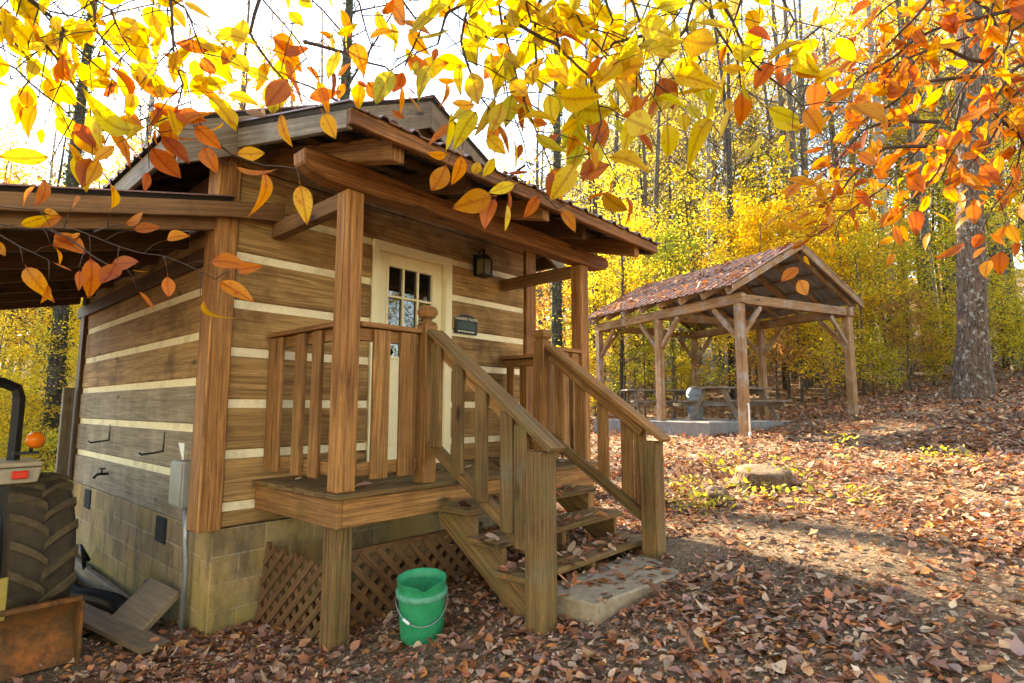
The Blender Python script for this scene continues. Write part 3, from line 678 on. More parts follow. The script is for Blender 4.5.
h = MB(); h.tube([(XL, 7.3, .80), (XL - .1, 7.3, .80), (XL - .13, 7.3, .76)], .014, 10); h.tube([(XL - .06, 7.3, .80), (XL - .06, 7.3, .85)], .008, 8); h.lathe([(0, 0), (.035, .002), (.035, .01), (0, .012)], (XL - .06, 7.3, .85), 12)
tag(h.build('water_tap', MAT['blackmetal']), 'dark outdoor water tap on the lowest grey log', 'tap')
h = MB(); h.prism([(XL - .008, 5.10, 1.21), (XL - .008, 5.10, 1.05), (XL - .008, 5.24, 1.21)], (.006, 0, 0)); nt_ = thing('paper_notice', 'torn white and brown notice pinned above the utility box', 'notice', (0, 0, 0))
h.build('white_corner', MAT['white'], nt_); h = MB(); h.prism([(XL - .009, 5.10, 1.045), (XL - .009, 5.0, 1.15), (XL - .009, 5.0, 1.09), (XL - .009, 5.14, .97), (XL - .009, 5.19, 1.0), (XL - .009, 5.23, 1.2)], (.006, 0, 0)); h.build('brown_part', plain('brown_card', (.3, .19, .08), .8), nt_)

# ------------------------------------------------------------------ lattice panels
def lattice(name, label, org, u, hgt, L, rails, tilt=0.0, n_off=0):
    t = thing(name, label, 'lattice panel', org, 0, 'lattice panels under the porch'); u = Vector(u).normalized(); nn = Vector((-u.y, u.x, 0)); vv = (UPV * math.cos(tilt) + nn * math.sin(tilt))
    n3 = u.cross(vv)
    for layer, sg_ in ((0, 1 if n_off == 0 else -1), (1, -1 if n_off == 0 else 1)):
        m_ = MB(); s0 = -hgt
        while s0 < L + hgt:
            a0, a1 = (0.0, hgt); x0, x1 = (s0, s0 + hgt) if sg_ > 0 else (s0 + hgt, s0)
            pa, pb = [x0, a0], [x1, a1]
            def clip(pa, pb, lim, hi):
                (xa, ya), (xb, yb) = pa, pb
                if xa == xb: return pa, pb
                for _ in range(1):
                    f_ = (lim - xa) / (xb - xa); p = [lim, ya + (yb - ya) * f_]
                    if hi and xa > lim: pa = p
                    if hi and xb > lim: pb = p
                    if not hi and xa < lim: pa = p
                    if not hi and xb < lim: pb = p
                return pa, pb
            if not (max(x0, x1) <= .06 or min(x0, x1) >= L - .06):
                pa, pb = clip(pa, pb, 0, False); pa, pb = clip(pa, pb, L, True)
                o_ = n3 * (layer * .011)
                A = u * pa[0] + vv * pa[1] + o_; B = u * pb[0] + vv * pb[1] + o_
                if (B - A).length > .05: m_.beam(A, B, .009, .046, up=(n3.cross((B - A).normalized())))
            s0 += .135
        m_.build('slat_layer', MAT['lattice'], t)
    for (kind) in rails:
        m_ = MB()
        if kind == 'top': m_.beam(vv * hgt - n3 * .012, u * L + vv * hgt - n3 * .012, .03, .04, up=vv)
        if kind == 'end': m_.beam(-n3 * .012 - vv * .12, vv * (hgt + .02) - n3 * .012, .03, .04, up=u)
        m_.build('trim_strip', MAT['lattice'], t, .002)
    return t
lattice('lattice_panel', 'brown lattice panel with end strip under the porch beside the block corner', (2.02, 4.36, -.10), (.03, -1, 0), .56, .90, ['end'], .10, 1)
lattice('lattice_panel', 'dark brown lattice panel with top rail behind the green bucket', (2.17, 3.44, -.06), (1, .0, 0), .60, 1.25, ['top'], -.10)

# ------------------------------------------------------------------ bucket
bk = thing('bucket', 'green plastic bucket with wire handle in front of the lattice', 'bucket', (2.385, 2.885, g1(2.385, 2.885) + .005))
bk.rotation_euler = (R(4), R(-5), R(0))
b = MB(); b.lathe([(0, .006), (.128, .006), (.132, .0), (.134, .004), (.147, .30), (.152, .36), (.154, .363), (.150, .364), (.144, .30), (.130, .012), (0, .012)], k=40)
o_ = b
for q in range(len(b.v)):   # a dented rim at the front
    v = b.v[q]
    if v.z > .3:
        a = math.atan2(v.y, v.x); da = (a - math.atan2(-.75, -.5)); w_ = math.exp(-(da / .28) ** 2); v.z -= .03 * w_ * (v.z - .3) / .064; b.v[q] = v
b.build('shell', MAT['green'], bk)
b = MB(); b.lathe([(.146, .262), (.158, .264), (.160, .268), (.160, .293), (.157, .297), (.147, .298)], k=40); b.build('collar', MAT['bucketrim'], bk)
b = MB(); hd = []
for i in range(13):
    a = math.pi * i / 12; d_ = Vector((-.60, -.80, 0)); s_ = Vector((-.80, .60, 0))
    hd.append(s_ * .163 * math.cos(a) + d_ * .17 * math.sin(a) * .95 + Vector((0, 0, .26 - .13 * math.sin(a))))
b.tube(hd, .003, 6); b.build('handle', MAT['steel'], bk)
b = MB(); b.tube([hd[3], hd[4]], .009, 8); b.build('grip', MAT['white'], bk)

# ------------------------------------------------------------------ concrete pad, planks, pipe
def slab(pts, z0, z1, mat, name, label, cat):
    c = sum((Vector((x, y, 0)) for x, y in pts), Vector()) / len(pts)
    m_ = MB(); m_.prism([(x - c.x, y - c.y, 0) for x, y in pts], (0, 0, z1 - z0)); o = m_.build(name, mat, None, .012); o.location = (c.x, c.y, z0); return tag(o, label, cat)
slab([(2.90, 1.93), (4.55, 1.80), (4.62, 2.36), (2.88, 2.38)], .12, .355, MAT['concrete'], 'concrete_pad', 'rough concrete pad covered with leaves at the foot of the stairs', 'concrete pad')
zg = g1(1.2, 4.9)
pk = MB(); pk.beam((0, 0, .03), (-.35, 2.1, .05), .19, .035); o = pk.build('plank', MAT['plank'], None, .004); o.location = (1.40, 4.50, g1(1.4, 4.6) + .01); tag(o, 'long bare plank lying on the ground along the side wall', 'plank')
pk = MB(); pk.box((-.22, -.24, -.025), (.22, .24, .025)); o = pk.build('paving_slab', MAT['plank'], None, .006); o.location = (1.47, 5.10, g1(1.49, 5.1) + .15); o.rotation_euler = (R(4), R(-42), R(4)); tag(o, 'flat brown stone slab leaning on the block wall', 'stone slab')
pp = MB(); pts = []; rr = []
for i in range(120):
    t = i / 119; pts.append((1.47 + .03 * math.sin(t * 9), 5.42 + t * 3.0, g1(1.42, 5.5 + t * 3) + .11)); rr.append(.075 if i % 2 else .06)
pp.tube(pts, rr, 12, smooth=False); tag(pp.build('drain_pipe', MAT['blackmetal']), 'black corrugated drain pipe lying along the block foundation', 'pipe')
ho = MB(); c0 = Vector((1.60, 5.38, g1(1.6, 5.4) + .12)); ho.tube([c0 + Vector((0, .1, -.14)), c0 + Vector((-.02, .08, .12)), c0 + Vector((-.03, .0, .2)), c0 + Vector((-.02, -.08, .16)), c0 + Vector((0, -.1, .0))], .017, 8)
tag(ho.build('hose', MAT['blackmetal']), 'short loop of black hose against the block wall', 'hose')
ho = MB(); c0 = Vector((1.60, 7.6, g1(1.6, 7.6) + .32)); ho.tube([c0 + Vector((.08, .1, -.05)), c0 + Vector((-.0, .08, .1)), c0 + Vector((-.03, .0, .14)), c0 + Vector((-.02, -.1, .08)), c0 + Vector((0, -.12, -.08)), c0 + Vector((.08, -.12, -.1))], .02, 8)
tag(ho.build('hose', MAT['blackmetal']), 'black hose end bent from the wall farther back by the tyre', 'hose')
bd = MB(); bd.beam((0, 0, .09), (.0, 2.9, .09), .05, .17); o = bd.build('skirt_board', MAT['weather'], None, .004); o.location = (1.62, 5.7, g1(1.6, 6.5) - .02); tag(o, 'grey board on edge between drain pipe and block wall', 'board')

# ------------------------------------------------------------------ tractor
tx, ty = .275, 5.62; tzg = g1(.9, 5.2) + .03
tr = thing('tractor', 'parked tractor under the shed roof with dusty tyre and rusty rear blade', 'tractor', (tx, ty, tzg))
def wheel(x, y, rad, wd, parent, sgn):
    t_ = MB(); pr_ = [(rad * .55, -wd / 2), (rad * .80, -wd / 2), (rad * .91, -wd * .46), (rad * .955, -wd * .34), (rad * .965, 0), (rad * .955, wd * .34), (rad * .91, wd * .46), (rad * .80, wd / 2), (rad * .55, wd / 2)]
    t_.lathe(pr_, (0, 0, 0), 40)
    n_ = 19
    for q in range(n_):
        for hf in (-1, 1):
            a0 = 2 * math.pi * (q + (.5 if hf > 0 else 0)) / n_; ring = []
            for k_ in range(7):      # a curved lug: four points per station (base and top, both edges)
                s_ = k_ / 6; a = a0 - .26 * s_ ** .8; zz = hf * (-.012 + s_ * (wd * .52)); rb = rad * (.962 - .06 * max(0, s_ - .6) ** 1.3 * 2.2); rt_ = rb + rad * .047 * (1 - .25 * s_); hw_ = .038 * (1 + .25 * s_) / rad * .6
                ring.append([Vector((r2 * math.cos(a + da), r2 * math.sin(a + da), zz)) for r2, da in ((rb - .01, -hw_ * 1.45), (rt_, -hw_), (rt_, hw_), (rb - .01, hw_ * 1.45))])
            b0 = len(t_.v)
            for r4 in ring: t_.v += r4
            for k_ in range(6):
                for j in range(3): t_.face([b0 + k_ * 4 + j, b0 + k_ * 4 + j + 1, b0 + k_ * 4 + 5 + j, b0 + k_ * 4 + 4 + j], [(0, 0)] * 4, 1)
            t_.face([b0, b0 + 1, b0 + 2, b0 + 3], [(0, 0)] * 4, 1); t_.face([b0 + 24, b0 + 25, b0 + 26, b0 + 27], [(0, 0)] * 4, 1)
    o = t_.build('wheel', [MAT['tyre'], MAT['dusttread']], parent); o.rotation_euler = (0, R(90), 0); o.location = (x, y, rad * .98)
    h_ = MB(); h_.lathe([(0, .02), (rad * .2, .03), (rad * .22, -.03), (rad * .46, -.06), (rad * .56, wd * .4), (rad * .57, wd * .5), (rad * .57, -wd * .5), (0, -wd * .5)], (0, 0, 0), 28); h_.build('rim', MAT['blackmetal'], o)
    return o
wheel(.575, 0, .60, .38, tr, 1); wheel(-.575, 0, .60, .38, tr, -1); wheel(.45, 1.75, .36, .24, tr, 1); wheel(-.45, 1.75, .36, .24, tr, -1)
b = MB(); b.box((-.24, -.28, .38), (.24, .55, .80)); b.box((-.14, .55, .42), (.14, 2.0, .72)); b.tube([(-.42, 0, .59), (.42, 0, .59)], .09, 12); b.box((-.4, 1.7, .3), (.4, 1.8, .42)); b.build('chassis', MAT['blackmetal'], tr, .02)
b = MB(); b.box((-.30, .95, .73), (.30, 2.1, 1.15)); b.build('hood', MAT['blue'], tr, .06)
for sx in (-1, 1):   # fenders: arched sheet over each wheel
    b = MB(); n_ = 12; x0, x1 = (.20, .56) if sx > 0 else (-.56, -.20)
    ring = []
    for i in range(n_ + 1):
        a = R(15) + R(90) * i / n_; ring.append((math.cos(a), math.sin(a)))
    for i in range(n_):
        (c0_, s0_), (c1_, s1_) = ring[i], ring[i + 1]; ra, rb_ = .665, .69
        q = [(x0, c0_ * ra, .59 + s0_ * ra), (x0, c1_ * ra, .59 + s1_ * ra), (x0, c1_ * rb_, .59 + s1_ * rb_), (x0, c0_ * rb_, .59 + s0_ * rb_)]
        b.prism(q, (x1 - x0, 0, 0))
    fpo = b.build('fender', MAT['blackmetal'], tr)
    b = MB(); b.box((min(x0, x1) - .02, -.30, 1.265), (max(x0, x1) - .0, .22, 1.30)); b.prism([(x0 - .02, -.30, 1.26), (x1, -.30, 1.26), (x1 - .03, -.36, 1.16), (x0, -.36, 1.16)], (0, .02, 0)); b.build('fender_top', MAT['fender'], fpo, .01)
    b = MB(); b.box((sx * .43 - .045, -.372, 1.19), (sx * .43 + .045, -.345, 1.245)); b.build('tail_light', MAT['redlens'], tr, .006)
    b = MB(); b.lathe([(0, -.045), (.05, -.03), (.062, .0), (.05, .03), (0, .045)], (0, 0, 0), 16); o = b.build('flasher', MAT['amber'], tr); o.rotation_euler = (R(80), 0, 0); o.location = (sx * .535, -.10, 1.445)
    b = MB(); b.box((sx * .515 - .10, -.09, 1.34), (sx * .515 + .05, -.06, 1.362)); b.tube([(sx * .515, -.08, 1.36), (sx * .515, -.08, 1.40)], .012, 8); b.build('lamp_arm', MAT['blackmetal'], tr)
b = MB()
for sx in (-1, 1):
    b.tube([(sx * .43, 0, .62), (sx * .43, 0, 1.76), (sx * .41, 0, 1.83), (sx * .33, 0, 1.87), (0, 0, 1.88)], [.038] * 5, 4, smooth=False)
b.build('roll_bar', MAT['blackmetal'], tr)
b = MB(); b.box((-.22, -.12, .86), (.22, .36, .96)); b.obox((0, -.16, 1.14), (.21, 0, 0), (0, .04, .01), (0, -.05, .2)); b.build('seat', MAT['white'], tr, .03)
b = MB(); b.tube([(0, .75, 1.0), (0, .62, 1.25)], .02, 8); b.tube([(.17 * math.cos(2 * math.pi * i / 16), .62 + .17 * .35 * math.sin(2 * math.pi * i / 16), 1.25 + .17 * .9 * math.sin(2 * math.pi * i / 16)) for i in range(17)], .014, 6, cap=False); b.build('steering_wheel', MAT['blackmetal'], tr)
# rear blade
b = MB(); bx0, bx1 = -.75, .76; n_ = 8; by = -.80
b.sheet((bx0, by, .01), (bx1 - bx0, 0, 0), (0, 0, .40), 1, 14, 0, lambda u, v: Vector((0, .10 * (1 - (2 * v - 1) ** 2), 0)), True)
b.sheet((bx0, by + .014, .01), (bx1 - bx0, 0, 0), (0, 0, .40), 1, 14, 0, lambda u, v: Vector((0, .10 * (1 - (2 * v - 1) ** 2), 0)), True)
b.box((bx0, by - .012, .395), (bx1, by + .03, .425)); b.box((bx1 - .018, by - .06, .0), (bx1 + .002, by + .12, .40))
bl = b.build('rear_blade', MAT['rust'], tr, .003)
b = MB(); b.box((.33, by + .02, .36), (.37, by + .05, .62)); b.box((-.12, by + .09, .2), (.12, by + .4, .45)); b.box((-.05, by + .3, .3), (.05, -.2, .42)); b.build('hitch_bar', MAT['yellow'], bl, .005)

# ------------------------------------------------------------------ pavilion
PA = W(4.32, 10.56); wv = RT * .887 + FH * .461; uv_ = RT * -.461 + FH * .887
pav = thing('pavilion', 'open timber pavilion with leaf covered metal gable roof on a concrete slab', 'pavilion', (PA.x, PA.y, 0))
PW, PL = 3.34, 4.45; ZS = 1.21; ZP = 3.66
def pp_(a, l, z): v = wv * a + uv_ * l; return Vector((v.x, v.y, z))
for a in (0, PW):
    for l in (0, 2.22, PL):
        q = pp_(a, l, 0); zb = g1(PA.x + q.x, PA.y + q.y) - .2 if (l == 0) else ZS + .002
        m_ = MB(); m_.obox(pp_(a, l, (zb + ZP - .2) / 2), wv * .075, uv_ * .075, (0, 0, (ZP - .2 - zb) / 2)); m_.build('post', MAT['pav'], pav, .006)
        for du in ((1,) if l == 0 else (-1,) if l == PL else (1, -1)): MB().beam(pp_(a, l + du * .06, ZP - .85), pp_(a, l + du * .62, ZP - .22), .07, .09).build('brace', MAT['pav'], pav, .004)
        if l != 2.22:
            s_ = 1 if a == 0 else -1; MB().beam(pp_(a + s_ * .06, l, ZP - .80), pp_(a + s_ * .58, l, ZP - .22), .07, .09).build('brace', MAT['pav'], pav, .004)
for a in (0, PW): MB().beam(pp_(a, -.12, ZP - .1), pp_(a, PL + .12, ZP - .1), .13, .19).build('plate_beam', MAT['pav'], pav, .006)
for l in (0, 2.22, PL): MB().beam(pp_(.068, l, ZP - .1), pp_(PW - .068, l, ZP - .1), .12, .18).build('tie_beam', MAT['pav'], pav, .006)
PRZ = 4.86; OV = .34; RS = (PRZ - 3.80) / (PW / 2 + .3)
def prz(a): return PRZ - RS * abs(a - PW / 2)
L0, L1 = -.18, PL + .3
pro = None
for sgn in (-1, 1):
    ae = PW / 2 + sgn * (PW / 2 + OV)
    p0 = pp_(PW / 2, L0, PRZ); pu_ = pp_(PW / 2, L1, PRZ) - p0; pv_ = pp_(ae, L0, prz(ae)) - p0
    o = ribbed(p0, pu_, pv_, .012, .24, [MAT['proof'], MAT['punder']], 'roof' if pro is None else 'roof_slope', pav if pro is None else pro, .025)
    if pro is None: pro = o
for l in [0.0] + list(np.arange(.62, PL, .62)) + [PL]:
    for sgn in (-1, 1):
        ae = PW / 2 + sgn * (PW / 2 + OV - .03); rf = MB(); rf.beam(pp_(PW / 2 + sgn * .02, l, PRZ - .13), pp_(ae, l, prz(ae) - .12), .05, .13); rf.build('rafter', MAT['pav'], pro)
for k_ in range(1, 5):
    for sgn in (-1, 1):
        a = PW / 2 + sgn * (PW / 2 + OV) * k_ / 4.6; MB().beam(pp_(a, L0 + .05, prz(a) - .035), pp_(a, L1 - .05, prz(a) - .035), .09, .03).build('purlin', MAT['table'], pro)
for l in (L0 - .005, L1 - .035):
    for sgn in (-1, 1):
        ae = PW / 2 + sgn * (PW / 2 + OV); a0 = PW / 2 + sgn * .001
        MB().prism([pp_(a0, l, PRZ - .012), pp_(ae, l, prz(ae) - .012), pp_(ae, l, prz(ae) - .14), pp_(a0, l, PRZ - .16)], uv_ * .04).build('rake_board', MAT['pav'], pro, .004)
sb = MB(); sb.obox(pp_(PW / 2 + .02, PL / 2 + .42, ZS - .35), wv * (PW / 2 + .16), uv_ * (PL / 2 - .30), (0, 0, .35)); sb.build('slab', MAT['greyslab'], pav, .015)
def picnic(name, label, a, l, rz, n=1.8):
    q = pp_(a, l, ZS + .003); t = thing(name, label, 'picnic table', (PA.x + q.x, PA.y + q.y, ZS + .003), rz, 'picnic tables under the pavilion')
    b = MB()
    for k_ in range(5): b.box((-n / 2, -.37 + k_ * .148, .70), (n / 2, -.37 + k_ * .148 + .14, .74))
    b.build('tabletop', MAT['table'], t, .004)
    for sy in (-1, 1):
        b = MB(); 
        for k_ in range(2): b.box((-n / 2, sy * .68 - .14 + k_ * .145, .41), (n / 2, sy * .68 - .005 + k_ * .145, .45))
        b.build('bench', MAT['table'], t, .004)
    for sx in (-1, 1):
        b = MB(); x = sx * (n / 2 - .28); b.box((x - .02, -.82, .315), (x + .02, .82, .405)); b.box((x - .02, -.36, .61), (x + .02, .36, .697)); b.build('cross_bar', MAT['table'], t)
        for sy in (-1, 1):
            b = MB(); b.beam((x + sx * .041, sy * .62, .0), (x + sx * .041, sy * .22, .69), .04, .10, up=(0, sy, .5)); b.build('leg', MAT['table'], t)
    return t
ang_u = math.atan2(uv_.y, uv_.x); ang_w = math.atan2(wv.y, wv.x)
picnic('picnic_table', 'brown picnic table under the pavilion beside the grey can', 1.75, 1.75, ang_w + .12, 1.9)
picnic('picnic_table', 'second picnic table deeper under the pavilion, left of the grey can', 1.25, 3.75, ang_w - .35, 1.8)
q = pp_(1.72, 2.85, ZS + .003)
tc = thing('trash_can', 'grey barrel shaped trash can with domed lid between the picnic tables', 'trash can', (PA.x + q.x - .1, PA.y + q.y, ZS + .003))
tc.scale = (.72, .72, .93)
b = MB(); b.lathe([(0, 0), (.22, 0), (.23, .03), (.255, .25), (.262, .27), (.262, .29), (.258, .3), (.27, .56), (.275, .62), (0, .62)], k=28); b.build('body', MAT['can'], tc)
b = MB(); b.lathe([(.29, .621), (.29, .66), (.26, .74), (.19, .82), (.09, .86), (0, .87)], k=28); b.build('lid', MAT['can'], tc)
q = pp_(-.13, -.22, 0); zb = g1(PA.x + q.x, PA.y + q.y)
b = MB(); b.tube([(0, 0, -.1), (0, 0, .55), (-.01, .0, .60), (-.04, .0, .62)], .015, 10); b.tube([(0, 0, .0), (0, 0, .10)], .022, 10); o = b.build('standpipe', MAT['white']); o.location = (PA.x + q.x, PA.y + q.y, zb); tag(o, 'thin white standpipe in front of the pavilion corner post', 'pipe')

# ------------------------------------------------------------------ stumps
def stump(name, label, r, d, rad, h, rug):
    p = W(r, d); z = g1(p.x, p.y); b = MB(); k = 36
    rings = [(1.55, -.12), (1.3, .02), (1.12, .3 * h), (1.03, .7 * h), (1.0, h - .012), (.96, h), (.55, h + .004)]
    for i, (f_, zz) in enumerate(rings):
        for j in range(k):
            a = 2 * math.pi * j / k; rr = rad * f_ * (1 + rug * .6 * (.6 * math.sin(a * 5 + .4) + .4 * math.sin(a * 11 + 1) + .3 * math.sin(a * 3)) * (1.4 - i * .2) + random.uniform(-.02, .02)); b.v.append(Vector((rr * math.cos(a), rr * math.sin(a), zz + ((random.uniform(-.006, .006) + .035 * f_ * math.sin(a + 1)) if i >= 4 else 0))))
    for i in range(len(rings) - 1):
        for j in range(k):
            j2 = (j + 1) % k; b.face([i * k + j, i * k + j2, (i + 1) * k + j2, (i + 1) * k + j], [(0, 0)] * 4, 0 if i < 4 else 1, True)
    c = len(b.v); b.v.append(Vector((0, 0, h)))
    for j in range(k): b.face([(len(rings) - 1) * k + j, (len(rings) - 1) * k + (j + 1) % k, c], [(0, 0)] * 3, 1)
    o = b.build(name, [MAT['barkstump'], MAT['cut']]); o.location = (p.x, p.y, z); return tag(o, label, 'tree stump')
MAT['barkstump'] = mk_bark('stump_bark', (.08, .042, .02), (.19, .105, .05), .2, 2.2)
MAT['cut'] = plain('cut_wood', (.19, .115, .06), .9, var=.5, bump=.6, scale=20)
stump('tree_stump', 'wide low tree stump with flat cut top in the leaves', 2.95, 6.75, .30, .19, .06)
stump('tree_stump', 'small broken stump left of the wide stump', 2.15, 6.05, .11, .15, .15)

# ------------------------------------------------------------------ fallen leaves (stuff)
def litter():
    bands = [(1.7, 5, 760, .052, True), (1.7, 5, 60, .06, 'lobed'), (1.7, 5, 900, .026, False), (5, 9, 560, .058, False), (5, 9, 60, .08, 'lobed'), (9, 16, 260, .075, False), (16, 30, 50, .11, False)]
    VV, TT, CC = [], [], []; off = 0
    for d0, d1, dens, sz, big in bands:
        A = (d1 ** 2 - d0 ** 2) * .5 * 2.0; n = int(A * dens)
        d = np.sqrt(RNG.uniform(d0 ** 2, d1 ** 2, n)); r = d * RNG.uniform(-1.0, 1.0, n)
        X = FH.x * d + RT.x * r; Y = FH.y * d + RT.y * r
        keep = ~((X > XL + .02) & (X < XR) & (Y > YF + .03) & (Y < YB)) & ~((X < XL) & (Y > 4.6) & (X > -1.6) & (Y < 9) & (RNG.random(n) < .72))
        # thinner over patches of bare gravel
        pn = np.array([mnoise.noise(Vector((x * .7, y * .7, 3.3))) for x, y in zip(X, Y)])
        keep &= RNG.random(n) < np.clip(.86 + 1.1 * pn, .3, 1)
        ta = np.clip(((r - 2.0) * 1.2 + (d - 6.2) * -3.0) / 10.44, 0, 1); dl = np.hypot(r - 2.0 - 1.2 * ta, d - 6.2 + 3.0 * ta)
        keep &= RNG.random(n) < np.clip(.8 + dl * .5 + pn * .7, .4, 1)
        keep &= ~((X > 2.9) & (X < 4.6) & (Y > 1.85) & (Y < 2.4))
        X, Y = X[keep], Y[keep]; n = len(X); Z = gz(X, Y) + np.abs(RNG.normal(0, .012, n)) + .006
        nr = np.stack([RNG.normal(0, .24, n), RNG.normal(0, .24, n), np.ones(n)], 1); dv = runit(n); dv[:, 2] *= .18
        s_ = sz * np.clip(RNG.lognormal(0, .35, n), .45, 1.9)
        V, T, C, _ = leaves(np.stack([X, Y, Z], 1), dv, nr, s_, pick(LITTER, n, .3), big, .55, .35, 1.1)
        VV.append(V); TT.append(T + off); CC.append(C); off += len(V)
    return np.concatenate(VV), np.concatenate(TT), np.concatenate(CC)
V, T, C = litter()
tag(link('fallen_leaves', tri_mesh('fallen_leaves', V, T, C, None, MAT['litter'])), 'brown and russet fallen leaves covering the forest floor', 'fallen leaves', kind='stuff')
def scatter_on(name, label, fn, n, sz, pal=LITTER):
    pts = np.array([fn() for _ in range(n)]); nr = np.stack([RNG.normal(0, .3, n), RNG.normal(0, .3, n), np.ones(n)], 1); dv = runit(n); dv[:, 2] *= .25
    V, T, C, _ = leaves(pts, dv, nr, sz * np.clip(RNG.lognormal(0, .3, n), .5, 1.8), pick(pal, n, .3), False, .5, .3, 1.1)
    tag(link(name, tri_mesh(name, V, T, C, None, MAT['litter'])), label, 'fallen leaves', kind='stuff')
U_ = random.uniform
def f_step():
    k = random.random()
    if k < .3: return (U_(2.92, 4.52), U_(1.9, 2.36), .362)
    if k < .8: yn, zt = random.choice(TR + [TR[2]]); return (U_(LX, RXX), U_(yn, yn + .24), zt + .008)
    return (U_(2.1, 4.9), U_(3.3, 4.3), .96)
scatter_on('stair_leaves', 'curled brown leaves lying on the treads, deck and concrete pad', f_step, 420, .075)
def f_roof():
    l = U_(L0, L1); a = PW / 2 - (PW / 2 + OV) * (U_(0, 1) ** .75); q = pp_(a, l, prz(a) + .03); return (PA.x + q.x, PA.y + q.y, q.z)
scatter_on('roof_leaves', 'dry leaves lying on the pavilion roof', f_roof, 800, .085)
def f_proof():
    y = U_(PY0, 4.2); return (U_(PX0, PX1), y, pz(y) + .03)
scatter_on('roof_leaves', 'dry leaves lying on the porch roof', f_proof, 160, .08)
def f_lroof():
    x = U_(-1.5, 1.6); return (x, U_(4.33, 9), lz(x) + .045)
scatter_on('roof_leaves', 'dry leaves lying on the shed roof', f_lroof, 160, .08)
# ------------------------------------------------------------------ forest
YEL = [(.74, .50, .02), (.80, .55, .025), (.66, .51, .03), (.78, .44, .02), (.56, .47, .03), (.80, .60, .05)]
GRY = [(.66, .55, .04), (.72, .58, .04), (.52, .50, .04), (.76, .56, .05), (.72, .47, .03), (.42, .43, .03)]
GOLD = [(.82, .46, .015), (.84, .54, .02), (.74, .36, .012), (.80, .56, .03)]
ORA = [(.76, .32, .02), (.84, .42, .02), (.68, .24, .02), (.82, .56, .03), (.62, .38, .03)]
OLI = [(.42, .38, .08), (.34, .34, .07), (.52, .44, .12), (.38, .32, .1)]
QV = np.array([(0, 0), (.5, -.3), (1, 0), (.5, .3)], float); QT = np.array([(0, 1, 2), (0, 2, 3)])
def quads(pos, dv, nr, size, col):
    n = len(pos); dv = dv / np.linalg.norm(dv, axis=1, keepdims=True); nr = nr - dv * (nr * dv).sum(1, keepdims=True); nr /= np.maximum(np.linalg.norm(nr, axis=1, keepdims=True), 1e-6)
    sd = np.cross(nr, dv); x = QV[None, :, 0, None]; y = QV[None, :, 1, None]
    z = np.array([0, .1, 0, .1])[None, :, None]
    V = pos[:, None] + size[:, None, None] * (x * dv[:, None] + y * sd[:, None] + z * nr[:, None])
    T = (np.arange(n)[:, None, None] * 4 + QT[None]).reshape(-1, 3); return V.reshape(-1, 3), T, np.repeat(col, 4, 0)

